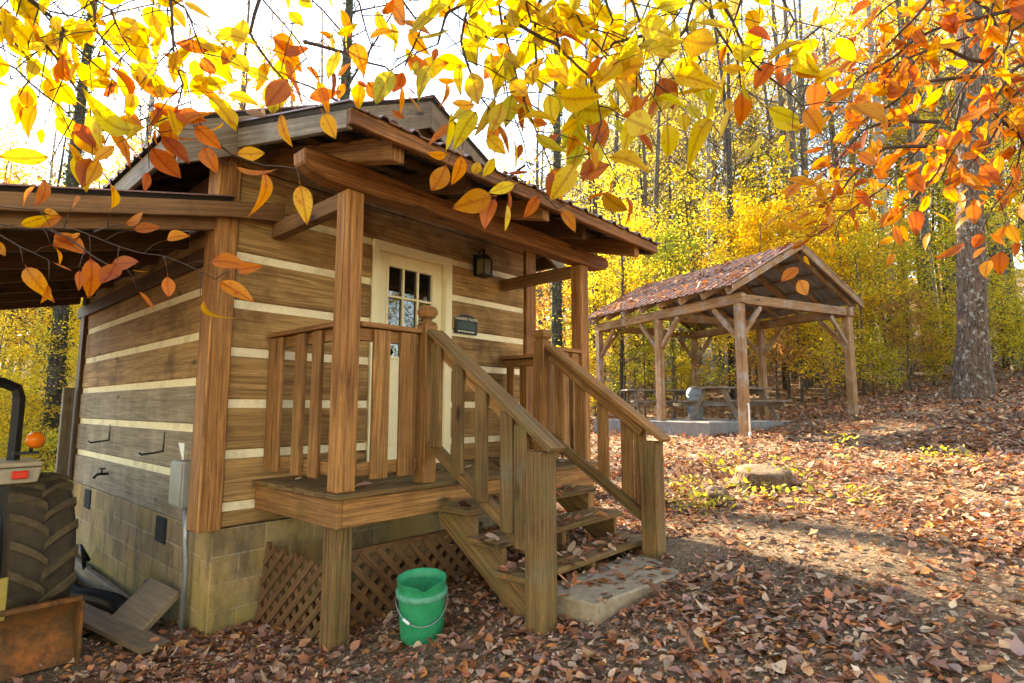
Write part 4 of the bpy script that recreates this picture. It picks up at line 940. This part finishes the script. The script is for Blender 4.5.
def gen_tree(H, r0, first=.35, nb=16, levels=3, spread=.30, rise=.5, leaves_n=2000, lsize=.08, pal=YEL, flat=.6, lean=(0, 0), wob=.02, flare=1.25, bark='bark', twigk=3, sub=(5, 4), leaf_top=1.0, fork=False, ivy=0):
    mb = MB(); tips = []
    seed = random.uniform(0, 99)
    def tp(t):
        return Vector((lean[0] * t * H + wob * H * math.sin(t * 5 + seed) * t, lean[1] * t * H + wob * H * math.sin(t * 4.1 + seed * 2) * t, t * H))
    N = 14; pts = [tp(i / N) for i in range(N + 1)]; pts[0].z -= .35
    rad = [r0 * (flare if i == 0 else 1.0) * (1 - .82 * (i / N) ** 1.1) for i in range(N + 1)]
    pts.insert(1, tp(.025)); rad.insert(1, r0 * (1 + (flare - 1) * .35))
    mb.tube(pts, rad, 12 if r0 > .2 else 8, cap=False)
    def branch(p, d, L, r, lv):
        n = 5 if lv == 1 else 4; q = p.copy(); ps = [q.copy()]; dd = d.copy()
        for i in range(n):
            dd = (dd + Vector((U_(-.22, .22), U_(-.22, .22), U_(-.1, .2)))).normalized(); q = q + dd * (L / n); ps.append(q.copy())
        mb.tube(ps, [max(r * (1 - .8 * i / n), .0025) for i in range(n + 1)], 5 if lv == 1 else twigk, cap=False)
        if lv >= levels - 1: tips.extend((ps[i], dd) for i in range(1, n + 1))
        if lv < levels:
            m_ = sub[lv - 1]
            for i in range(m_):
                t = .25 + .75 * (i + random.random()) / m_; k = min(int(t * n), n - 1); b = ps[k].lerp(ps[k + 1], t * n - k)
                az = U_(0, 6.28); side = Vector((math.cos(az), math.sin(az), U_(-.2, .5)))
                branch(b, (dd * .7 + side * .8).normalized(), L * U_(.35, .6), r * .5, lv + 1)
    for i in range(nb):
        t = first + (1 - first) * ((i + random.random()) / nb) ** .9; p = tp(min(t, .99)); az = i * 2.4 + U_(-.4, .4)
        L = H * spread * U_(.6, 1.15) * (1.15 - .75 * (t - first) / (1 - first)); up = rise + .5 * (t - first)
        branch(p, Vector((math.cos(az), math.sin(az), up * U_(.5, 1.3))).normalized(), L, max(r0 * .32 * (1.1 - t), .008), 1)
    me_t = mb.mesh('trunk', [MAT[bark]])
    me_c = None
    if leaves_n:
        idx = RNG.integers(0, len(tips), leaves_n); tp_ = np.array([tuple(t[0]) for t in tips]); pos = tp_[idx] + RNG.normal(0, 1, (leaves_n, 3)) * np.array([.13, .13, .05]) * (1 + H * .015)
        dv = runit(leaves_n); dv[:, 2] = dv[:, 2] * .5 - .25; nr = runit(leaves_n); nr[:, 2] = np.abs(nr[:, 2]) + flat * 1.6
        V, T, C = quads(pos, dv, nr, lsize * np.clip(RNG.lognormal(0, .25, leaves_n), .5, 1.7), pick(pal, leaves_n, .15))
        me_c = tri_mesh('crown', V, T, C, None, MAT['leaf'])
    me_i = None
    if ivy:
        n = ivy; t = RNG.random(n) ** .8 * .75; a = RNG.uniform(0, 6.283, n); P_ = np.array([tuple(tp(float(x))) for x in t]); rr = (r0 * (1 - .8 * t) + np.abs(RNG.normal(.03, .04, n)) + .02)
        out = np.stack([np.cos(a), np.sin(a), np.zeros(n)], 1); pos = P_ + out * rr[:, None]; dv = runit(n) * .7; dv[:, 2] -= .8
        V, T, C = quads(pos, dv, out + RNG.normal(0, .45, (n, 3)), .085 * np.clip(RNG.lognormal(0, .25, n), .5, 1.6), pick([(.035, .06, .012), (.06, .085, .02), (.025, .04, .01), (.11, .12, .03)], n, .25))
        me_i = tri_mesh('ivy', V, T, C, None, MAT['leaf'])
    return me_t, me_c, me_i
def plant(name, label, cat, meshes, x, y, rz=0.0, sc=1.0, group=None):
    t = thing(name, label, cat, (x, y, g1(x, y)), rz, group); t.scale = (sc, sc, sc)
    for nm, me in zip(('trunk', 'crown', 'ivy'), meshes):
        if me: link(nm, me, t)
    return t
def rd(px, d): return W((px - CX) / FPX * d, d)

V_BARE = [gen_tree(17, .17, .30, 24, 3, .22, .7, 900, .085, YEL, wob=.012, sub=(7, 5)), gen_tree(20, .20, .38, 24, 3, .21, .7, 700, .085, ORA + YEL, wob=.01, bark='barkpale', sub=(7, 5)), gen_tree(15, .12, .25, 24, 3, .24, .7, 1100, .08, YEL, wob=.016, bark='barkdark', sub=(7, 5))]
V_YEL = [gen_tree(12, .13, .22, 22, 3, .27, .45, 5000, .10, YEL), gen_tree(15, .16, .30, 22, 3, .25, .5, 5200, .10, GOLD, bark='bark'), gen_tree(10, .10, .18, 22, 3, .30, .4, 5000, .095, GRY)]
V_ORA = [gen_tree(12, .12, .2, 24, 3, .26, .5, 8500, .085, ORA, bark='barkdark'), gen_tree(14, .14, .22, 24, 3, .25, .5, 8500, .085, YEL + ORA, bark='barkdark')]
RUST = [(.50, .22, .05), (.42, .16, .04), (.58, .32, .06), (.36, .2, .07)]
LIME = [(.42, .46, .05), (.34, .38, .04), (.52, .50, .05), (.25, .30, .04)]
V_MIX = [gen_tree(5, .045, .10, 20, 3, .36, .3, 3200, .10, LIME, 1.0, sub=(5, 3)), gen_tree(4.2, .04, .10, 18, 3, .38, .3, 2600, .10, RUST, 1.0, sub=(5, 3)), gen_tree(8, .07, .2, 20, 3, .26, .4, 2400, .11, YEL + LIME, 1.0, sub=(5, 3), bark='barkdark')]
V_SAP = [gen_tree(5.5, .045, .10, 22, 3, .36, .3, 4200, .085, GRY, 1.0, sub=(5, 3)), gen_tree(7, .055, .12, 24, 3, .32, .35, 4600, .09, YEL, 1.0, sub=(5, 3)), gen_tree(6, .05, .12, 22, 3, .36, .3, 4600, .09, GOLD, 1.0, sub=(5, 3))]
V_SHR = [gen_tree(2.0, .02, .05, 18, 2, .45, .6, 1800, .07, GRY, .9, sub=(5,)), gen_tree(2.6, .024, .05, 20, 2, .42, .6, 2000, .075, YEL, .9, sub=(5,)), gen_tree(1.3, .015, .03, 16, 2, .5, .7, 1300, .06, GRY, .9, sub=(5,))]
V_OLI = [gen_tree(15, .2, .15, 30, 3, .26, .35, 7000, .15, OLI, .5)]

# trees one can tell apart
big = gen_tree(22, .30, .33, 16, 3, .28, .6, 2600, .09, YEL, lean=(.055, -.061), wob=.005, flare=1.6, bark='barkbig')
p = W(10.4, 12.75); plant('beech_tree', 'thick grey trunk with pale lichen specks at the right, nearest big tree of the clearing', 'tree', big, p.x, p.y, 0)
IV = [('ivy_tree', 'ivy wrapped dark trunk rising behind the shed roof at far left', 57, 13.5, .19, 18), ('ivy_tree', 'dark ivy covered trunk rising straight behind the cabin roof, left of its peak', 332, 17, .26, 21), ('ivy_tree', 'ivy green trunk seen between the cabin corner and the right porch post', 557, 17.5, .20, 19)]
for i, (nm, lb, px, d, r0, H) in enumerate(IV):
    q = rd(px, d); plant(nm, lb, 'tree', gen_tree(H, r0, .45, 14, 3, .22, .7, 500, .08, YEL, wob=.006, bark='barkdark', ivy=2600), q.x, q.y)
ONE = [('bare_tree', 'slim dark forked tree with twisting stem left of the pavilion ridge', 738, 21, .16, 17, 'barkdark', .022), ('bare_tree', 'straight brown trunk rising above the pavilion gable', 796, 23, .21, 21, 'bark', .006),
       ('bare_tree', 'second brown trunk close right of the one over the pavilion gable', 815, 25, .17, 20, 'bark', .01), ('bare_tree', 'pale sunlit trunk left of the big lichen trunk', 897, 20, .19, 20, 'barkpale', .006),  # the pale trunk's sunlight is put into its bark colour
       ('bare_tree', 'brown trunk between the pale trunk and the big lichen trunk', 932, 22, .24, 21, 'bark', .006), ('bare_tree', 'slender trunk standing behind the sunlit left edge of the cabin roof', 226, 19, .14, 19, 'bark', .005),
       ('bare_tree', 'brown trunk seen under the pavilion roof, left of its far right post', 806, 20.5, .21, 18, 'bark', .004), ('bare_tree', 'dark leaning trunk seen behind the front pavilion post', 733, 19, .15, 16, 'barkdark', .02),
       ('bare_tree', 'dark trunk rising behind the right end of the porch roof', 598, 20, .15, 19, 'barkdark', .01), ('bare_tree', 'thin grey trunk above the left end of the pavilion roof', 648, 24, .14, 18, 'bark', .012),
       ('bare_tree', 'trunk at the right edge of the picture beyond the big lichen trunk', 1012, 19, .2, 19, 'bark', .008)]
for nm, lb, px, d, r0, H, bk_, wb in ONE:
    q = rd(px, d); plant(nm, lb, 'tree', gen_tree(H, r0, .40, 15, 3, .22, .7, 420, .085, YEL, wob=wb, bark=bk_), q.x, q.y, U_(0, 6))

def ok_spot(p, r, d):
    if -2.6 < p.x < 7.0 and 2.5 < p.y < 10.8: return False
    q = Vector((p.x - PA.x, p.y - PA.y, 0)); a, l = q.dot(wv), q.dot(uv_)
    if -1.3 < a < PW + 1.5 and -2.0 < l < PL + 1.0: return False
    if 0 < d < 14.0 and -2 < r < 12.5: return False
    if d > 0 and -.36 * d < r < .05 * d and 13 < d < 44 and random.random() < .85: return False      # the gap the low sun shines through
    return True
placed = []
def rnd_trees(n, rr, dd, vs, name, label, cat, group, mind, scl=(.8, 1.2)):
    c = 0; tries = 0
    while c < n and tries < n * 40:
        tries += 1; d = math.copysign(math.sqrt(U_(min(dd[0] ** 2, dd[1] ** 2), max(dd[0] ** 2, dd[1] ** 2))), dd[1]); r = U_(rr[0], rr[1]) * abs(d); p = W(r, d)
        if not ok_spot(p, r, d) or any((p.x - a) ** 2 + (p.y - b) ** 2 < mind ** 2 for a, b in placed): continue
        placed.append((p.x, p.y)); plant(name, label, cat, random.choice(vs), p.x, p.y, U_(0, 6.28), U_(*scl), group); c += 1
# leafy understorey behind the pavilion
rnd_trees(14, (.06, .62), (16.5, 22), V_SAP[:2], 'sapling', 'yellow leaved young tree in the thicket behind the pavilion', 'sapling', 'young trees behind the pavilion', .9, (.75, 1.05))
rnd_trees(10, (.42, .62), (17, 24), [V_SAP[2]], 'sapling', 'golden young tree right of the pavilion gable', 'sapling', 'golden young trees by the gable', .9, (.95, 1.25))
rnd_trees(10, (.62, 1.0), (15.5, 25), V_SAP[:2], 'sapling', 'yellow green young tree in the thicket at the right edge', 'sapling', 'young trees at the right edge', .9, (.6, .95))
rnd_trees(22, (.05, 1.0), (15.2, 19), V_SHR, 'shrub', 'low yellow green shrub at the forest edge beyond the clearing', 'shrub', 'shrubs at the forest edge', .6, (.7, 1.1))
rnd_trees(16, (-.98, -.70), (12.5, 22), V_SAP[:2], 'sapling', 'yellow young tree behind the shed roof and tractor', 'sapling', 'young trees behind the shed', .9, (.5, .8))
rnd_trees(12, (-.98, -.74), (11.8, 17), V_SHR, 'shrub', 'low yellow shrub behind the tractor', 'shrub', 'shrubs behind the shed', .6, (.7, 1.1))
rnd_trees(18, (.06, 1.0), (15.0, 22), V_MIX, 'sapling', 'lime, rust or thinly leaved young tree standing out in the yellow thicket', 'sapling', 'mixed young trees in the thicket', .8, (.6, 1.15))
rnd_trees(12, (.10, 1.0), (16, 26), [gen_tree(16, .15, .4, 12, 3, .2, .7, 300, .09, YEL, wob=.012, bark='barkdark'), gen_tree(17, .19, .4, 12, 3, .2, .7, 300, .09, YEL, wob=.016, bark='bark')], 'bare_tree', 'dark bare trunk rising out of the yellow thicket', 'tree', 'dark trunks in the thicket', 1.2)
# taller trees
rnd_trees(24, (-.99, -.48), (14, 34), V_ORA, 'autumn_tree', 'small leaved orange tree behind the shed roof', 'tree', 'orange trees behind the shed', 1.6)
rnd_trees(34, (-.95, .22), (17, 42), V_BARE, 'bare_tree', 'nearly bare slim tree against the sky behind the cabin roof', 'tree', 'bare trees behind the cabin', 1.4)
rnd_trees(18, (.30, .98), (20, 45), V_BARE, 'bare_tree', 'nearly bare slim tree in the woods behind the pavilion', 'tree', 'bare trees behind the pavilion', 1.4)
rnd_trees(26, (.40, 1.0), (20, 38), V_YEL, 'autumn_tree', 'tall yellow leaved tree in the woods at the right', 'tree', 'yellow trees in the right woods', 1.8, (1.25, 1.8))
rnd_trees(12, (.14, .44), (30, 50), V_YEL + V_OLI, 'autumn_tree', 'dull yellow tree in the woods beyond the pavilion ridge', 'tree', 'trees beyond the pavilion', 2.0, (1.1, 1.6))
rnd_trees(7, (.10, .32), (44, 56), V_OLI, 'olive_tree', 'olive green full tree far behind the porch roof end', 'tree', 'olive trees far behind', 2.0, (1.2, 1.8))
# unseen trees added on the near side: warm fill light, reflections in door panes
rnd_trees(44, (-1.3, 1.3), (-22, -7), V_YEL + V_SAP, 'autumn_tree', 'unseen yellow leaved tree added on the near side for warm fill light', 'tree', 'trees added on the near side', 1.3, (.9, 1.3))
c_ = 0  # more trees added out of view, placed to reflect in the door panes
while c_ < 22:
    r, d = U_(12.5, 27), U_(-8, 8.5); p = W(r, d)
    if any((p.x - q[0]) ** 2 + (p.y - q[1]) ** 2 < 1.6 for q in placed): continue
    placed.append((p.x, p.y)); c_ += 1; plant('autumn_tree', 'unseen yellow leaved tree added on the near side for warm fill light', 'tree', random.choice(V_YEL + V_SAP), p.x, p.y, U_(0, 6), U_(.9, 1.3), 'trees added on the near side')
# small weeds near the stump
def weed():
    n = 26; pos = np.zeros((n, 3)); pos[:, 0] = RNG.normal(0, .12, n); pos[:, 1] = RNG.normal(0, .12, n); pos[:, 2] = RNG.uniform(.02, .22, n)
    dv = runit(n); dv[:, 2] = np.abs(dv[:, 2]) * .4; nr = runit(n); nr[:, 2] = np.abs(nr[:, 2]) + 1
    V, T, C, _ = leaves(pos, dv, nr, np.full(n, .07), pick([(.46, .40, .03), (.30, .32, .03), (.58, .48, .05)], n, .2), False, .3, .2)
    return tri_mesh('weed', V, T, C, None, MAT['leaf'])
WE = [weed() for _ in range(3)]
for i in range(28):
    if i < 16: r, d = U_(1.6, 3.4), U_(5.4, 7.3)
    else: r, d = U_(2.6, 5.6), U_(6.4, 8.8)
    p = W(r, d); o = thing('weed_plant', None, None, (p.x, p.y, g1(p.x, p.y)), U_(0, 6)); s_ = U_(.5, 1.05); o.scale = (s_, s_, s_); link('leaves', WE[i % 3], o)
    tag(o, 'small yellow green weed sprouting from the leaves around the stump', 'weed', 'weeds around the stump')
# far woods
def far():
    VV, TT, CC = [], [], []; off = 0
    for i in range(340):
        d = math.sqrt(U_(46 ** 2, 95 ** 2)); r = U_(-1.25, 1.25) * d; p = W(r, d); z = g1(p.x, p.y); h = U_(8, 15); n = 330
        if i >= 230:      # taller woods on the left and behind the roof, clear of the low sun's path
            d = U_(46, 75); q_ = U_(-1.0, -.64) if i < 295 else U_(-.34, .12); r = q_ * d; p = W(r, d); z = g1(p.x, p.y); h = U_(17, 25); n = 620
        u = runit(n); k = RNG.random(n) ** .4; pos = np.stack([p.x + u[:, 0] * k * h * .26, p.y + u[:, 1] * k * h * .26, z + h * .58 + u[:, 2] * k * h * .44], 1)
        pal = random.choice([OLI, OLI, YEL, GOLD, ORA, [(.34, .27, .18), (.28, .22, .16)]])
        V, T, C = quads(pos, runit(n), runit(n), .42 * np.clip(RNG.lognormal(0, .3, n), .5, 1.8), pick(pal, n, .2)); VV.append(V); TT.append(T + off); CC.append(C); off += len(V)
    return np.concatenate(VV), np.concatenate(TT), np.concatenate(CC)
V, T, C = far(); tag(link('far_woods', tri_mesh('far_woods', V, T, C, None, MAT['leaf'])), 'far wooded hillside in dull autumn colours', 'woods', kind='stuff')

# ------------------------------------------------------------------ overhanging beech branches
FY = [(.76, .54, .008), (.70, .48, .008), (.60, .50, .012), (.78, .47, .006), (.46, .42, .012), (.74, .58, .02)]
FO = [(.64, .19, .004), (.68, .24, .005), (.56, .13, .004), (.72, .34, .006), (.44, .09, .005)]
FM = FY[:3] + FO
def bough(name, label, mains, size, step, palfn, r0=.006, fan=.8, twig=.16, flat=.6, droop=.12, skip=0.0, width=1.0, along=.6):
    """mains: list of polylines [(px, py, depth)...] surveyed to world points"""
    t = thing(name, label, 'tree branch', P(*mains[0][0])); base = t.location.copy(); wd = MB(); LP, LD, LN, LS_, LC = [], [], [], [], []
    def addleaf(p, d, py):
        LP.append(tuple(p + d.normalized() * size * .16 - base)); LD.append(tuple(d)); vd = (CAM - p).normalized()
        nrm = Vector((U_(-1, 1), U_(-1, 1), U_(-1, 1))) * .75 + vd * .8 + Vector((0, 0, flat)); LN.append(tuple(nrm)); LS_.append(size * min(max(random.gauss(1, .27), .45), 1.5)); LC.append(pick(palfn(py), 1, .12)[0])
    for pl in mains:
        pts = [P(*q) for q in pl]; dense = []
        for i in range(len(pts) - 1):
            n = max(2, int((pts[i + 1] - pts[i]).length / .04)); dense += [pts[i].lerp(pts[i + 1], k / n) for k in range(n)]
        dense.append(pts[-1]); ph = U_(0, 9)
        dense = [q + Vector((.010 * math.sin(k * .8 + ph), .010 * math.sin(k * .63 + ph * 2), .012 * math.sin(k * .7 + ph))) for k, q in enumerate(dense)]
        N = len(dense); wd.tube([q - base for q in dense], [max(r0 * (1 - .75 * k / N), .0016) for k in range(N)], 6)
        acc = 0; side = 1; Ltot = sum((dense[k + 1] - dense[k]).length for k in range(N - 1)); run = 0
        for k in range(1, N):
            seg = (dense[k] - dense[k - 1]); acc += seg.length; run += seg.length; tg = seg.normalized()
            if acc >= step:
                acc = 0; side = -side
                if random.random() < skip: continue
                vd = (CAM - dense[k]).normalized(); sd = tg.cross(vd).normalized() * side
                d0 = (tg * along + sd * fan + Vector((U_(-.35, .35), U_(-.35, .35), U_(-.3, .2) - droop * .5))).normalized(); p = dense[k]; scr = dense[k]
                py = CY - FPX * (scr - CAM).dot(UC) / (scr - CAM).dot(FW)
                L = twig * U_(.3, 1.2)
                if L > .05:
                    e = [p, p + d0 * L * .5 + Vector((0, 0, .008)), p + d0 * L]; wd.tube([q - base for q in e], [.0020, .0016, .001], 4)
                    nl = max(1, int(L / .055))
                    for q in range(nl):
                        tt = (q + 1) / nl; b = e[0].lerp(e[2], tt); s2 = d0.cross(vd).normalized() * (1 if q % 2 else -1)
                        addleaf(b, d0 * .7 + s2 * (.75 if tt < .99 else .1) + Vector((U_(-.3, .3), U_(-.3, .3), U_(-.3, .2) - droop)), py)
                else: addleaf(p, d0 + Vector((0, 0, -droop)), py)
        addleaf(dense[-1], tg + Vector((0, 0, -droop * .6)), 300)
    wd.build('twig', MAT['twig'], t)
    n = len(LP); V, T, C, UV = leaves(np.array(LP), np.array(LD), np.array(LN), np.array(LS_), np.array(LC), True, .5, .24, width)
    o = link('foliage', tri_mesh('foliage', V, T, C, UV, MAT['leafbig'], True), t); return n
def pal_y(lim, soft=40):
    return lambda py: FY if random.random() < 1 / (1 + math.exp((py - lim) / soft)) else FO
def ln(dep, *pts): return [(x, y, dep + i * .0) for i, (x, y) in enumerate(pts)]
bough('beech_branch', 'thin twig of orange leaves crossing the shed roof edge at far left', [ln(1.9, (-260, 170), (-100, 205), (0, 222), (80, 233), (165, 258), (214, 278)), ln(1.9, (40, 228), (75, 245), (110, 262), (125, 268)), ln(1.9, (-30, 215), (10, 235), (45, 262)), ln(1.9, (90, 235), (108, 228), (125, 222)), ln(1.9, (-60, 180), (5, 205), (35, 212))], .092, .052, lambda py: FO, .004, .8, .07, .3)
bough('beech_branch', 'yellow and orange leafy branch hanging in at the top left corner', [ln(1.6, (-160, -160), (-40, -60), (30, 0), (75, 45), (120, 88), (160, 132)), ln(1.6, (-40, -60), (60, -20), (110, 12), (142, 60), (165, 92)), ln(1.6, (-150, 20), (-60, 45), (20, 70), (55, 100), (70, 120)), ln(1.6, (60, -20), (140, -25), (182, 10), (205, 55)), ln(1.6, (-60, 0), (10, 25), (60, 60), (100, 110), (120, 140)), ln(1.6, (30, 0), (60, 30), (62, 60)), ln(1.6, (-160, -60), (-60, -20), (0, 20), (30, 60), (25, 90)), ln(1.6, (60, -60), (95, -10), (100, 30), (130, 70)), ln(1.6, (100, -40), (160, -20), (175, 30), (185, 80), (170, 115)), ln(1.6, (-60, -60), (0, -30), (50, 10), (85, 20))], .080, .027, pal_y(88, 14), .006, .8, .15)
bough('beech_branch', 'orange leafy branch hanging over the left part of the cabin roof', [ln(1.7, (215, -180), (240, -60), (262, -5), (300, 45), (318, 80)), ln(1.7, (262, -5), (255, 30), (270, 70), (285, 92)), ln(1.7, (300, 45), (345, 50), (385, 65), (400, 85)), ln(1.7, (240, -60), (330, -30), (360, 5), (372, 45), (360, 75)), ln(1.7, (330, -30), (400, -10), (420, 30), (405, 70))], .080, .034, pal_y(0, 22), .006, .8, .12, skip=.05)
bough('beech_branch', 'sparse orange twig hanging before the weathered roof board', [ln(1.7, (150, -120), (170, 0), (180, 70), (195, 120), (212, 152), (228, 160)), ln(1.7, (195, 120), (235, 150), (262, 165), (292, 172), (300, 182))], .105, .10, lambda py: [FO[1], FO[3], FO[0], (.74, .42, .02)], .004, .7, .05, skip=.25)
bough('beech_branch', 'bright yellow leafy branch hanging down in the top centre', [ln(1.55, (480, -200), (490, -60), (500, 20), (520, 80), (535, 130), (545, 160)), ln(1.55, (490, -60), (470, 0), (465, 40), (478, 95), (490, 120)), ln(1.55, (500, 20), (560, 40), (590, 80), (600, 125), (592, 150)), ln(1.55, (490, -60), (560, -40), (580, 10), (610, 60)), ln(1.55, (480, -80), (440, -30), (450, 10), (490, 40)), ln(1.55, (560, -40), (620, -10), (645, 40), (640, 85)), ln(1.55, (560, -40), (535, 10), (540, 60), (520, 100)), ln(1.55, (480, -80), (520, -20), (530, 20), (555, 30)), ln(1.55, (560, -60), (600, -20), (615, 20), (600, 50)), ln(1.55, (470, 0), (445, 15), (438, 45))], .085, .024, pal_y(132, 16), .006, .8, .15)
bough('beech_branch', 'orange leaf cluster dangling before the porch roof edge', [ln(1.7, (515, -100), (505, 40), (512, 110), (525, 165), (545, 195), (560, 206)), ln(1.7, (512, 110), (470, 130), (452, 152), (445, 165)), ln(1.7, (525, 165), (505, 182), (498, 196))], .085, .048, lambda py: FO, .004, .8, .07, skip=.05)
bough('beech_branch', 'yellow leafy branch reaching across the sky left of the orange spray', [ln(1.7, (760, -220), (720, -80), (700, -20), (660, 30), (630, 55)), ln(1.7, (700, -20), (730, 20), (755, 60), (790, 95), (800, 108)), ln(1.7, (720, -80), (770, -30), (790, 20), (775, 60)), ln(1.7, (700, -20), (690, 25), (700, 60), (690, 80)), ln(1.7, (720, -80), (640, -40), (600, 5), (580, 20)), ln(1.7, (690, 25), (655, 70), (650, 100)), ln(1.7, (720, -80), (670, -30), (650, 0), (640, 30)), ln(1.7, (770, -30), (740, 0), (725, 40)), ln(1.7, (700, -20), (715, 30), (735, 60), (740, 85)), ln(1.7, (660, 30), (610, 45), (590, 75), (600, 110))], .085, .026, pal_y(98, 18), .006, .8, .15)
bough('beech_branch', 'broad spray of orange leaves reaching in from the top right corner', [ln(2.5, (1250, -230), (1120, -100), (1020, 10), (975, 75), (925, 145), (880, 190), (835, 222), (805, 240)),
    ln(2.5, (1020, 10), (960, 20), (905, 45), (855, 85), (830, 110)), ln(2.5, (975, 75), (920, 85), (870, 115), (835, 150)), ln(2.5, (1000, 40), (985, 10), (950, -20), (900, 0), (860, 30)),
    ln(2.5, (925, 145), (885, 150), (850, 178), (825, 205)), ln(2.5, (1120, -100), (1060, 60), (1020, 150), (1000, 200), (985, 232)), ln(2.5, (1060, 60), (1010, 100), (985, 150), (960, 178)), ln(2.5, (1060, 40), (1015, 70), (985, 110), (950, 160), (930, 190)),
    ln(2.5, (1120, -40), (1060, 120), (1030, 190), (1015, 235)), ln(2.5, (950, -20), (900, 30), (880, 60)), ln(2.5, (1060, -60), (1010, -30), (980, 30), (930, 50), (890, 80)), ln(2.5, (990, 110), (1020, 130), (1030, 160)), ln(2.5, (940, 120), (900, 118), (862, 132), (838, 160)), ln(2.5, (960, 95), (955, 140), (935, 175), (905, 205)), ln(2.5, (1020, 10), (1000, -40), (960, -60)), ln(2.5, (985, 60), (940, 48), (900, 62), (875, 92)), ln(2.5, (1060, 0), (1010, 30), (1000, 70), (1010, 95))], .085, .018, lambda py: FO + [FO[3], FO[1], FO[3]], .009, .55, .17, .9, .05, width=.85, along=.8)
bough('beech_branch', 'small orange twig in the sky between the yellow branch and the right spray', [ln(2.3, (900, -160), (840, -40), (830, 20), (820, 50), (815, 75)), ln(2.3, (830, 20), (800, 45), (790, 70))], .09, .09, lambda py: FO, .005, .8, .08)

# ------------------------------------------------------------------ sky, sun, camera
w = bpy.data.worlds.new('World'); SC.world = w; w.use_nodes = True; nt = w.node_tree; bg = nt.nodes['Background']
sky = nt.nodes.new('ShaderNodeTexSky'); sky.sky_type = 'NISHITA'; sky.sun_disc = False; sky.sun_elevation = SUN_EL; sky.sun_rotation = math.pi / 2 - SUN_AZ; sky.air_density = 1.0; sky.dust_density = .2; sky.altitude = 300
nt.links.new(sky.outputs[0], bg.inputs[0]); bg.inputs[1].default_value = .11
sl = bpy.data.lights.new('sun', 'SUN'); sl.energy = 4.4; sl.angle = R(.53); sl.color = (1, .90, .74)
so = bpy.data.objects.new('sun', sl); COL.objects.link(so); so.rotation_euler = (-SUND).to_track_quat('-Z', 'Y').to_euler()
cam = bpy.data.cameras.new('camera'); cam.sensor_width = 36; cam.lens = FPX / 1024 * 36; cam.clip_start = .05; cam.clip_end = 2000
co = bpy.data.objects.new('camera', cam); COL.objects.link(co)
mw = Matrix((RT, UC, -FW)).transposed().to_4x4(); mw.translation = CAM; co.matrix_world = mw; SC.camera = co
SC.render.resolution_x, SC.render.resolution_y = 1024, 683
vs = SC.view_settings; vs.view_transform = 'Standard'; vs.look = 'None'; vs.exposure = 3.35; vs.gamma = 1
try:
    vs.use_white_balance = True; vs.white_balance_temperature = 7900; vs.white_balance_tint = 10
except Exception: pass
cy = SC.cycles; cy.max_bounces = 6; cy.diffuse_bounces = 4; cy.glossy_bounces = 3; cy.transmission_bounces = 4; cy.use_denoising = True
try: cy.denoiser = 'OPENIMAGEDENOISE'
except Exception: pass
cy.use_adaptive_sampling = True; cy.adaptive_threshold = .02
cy.sample_clamp_indirect = 8
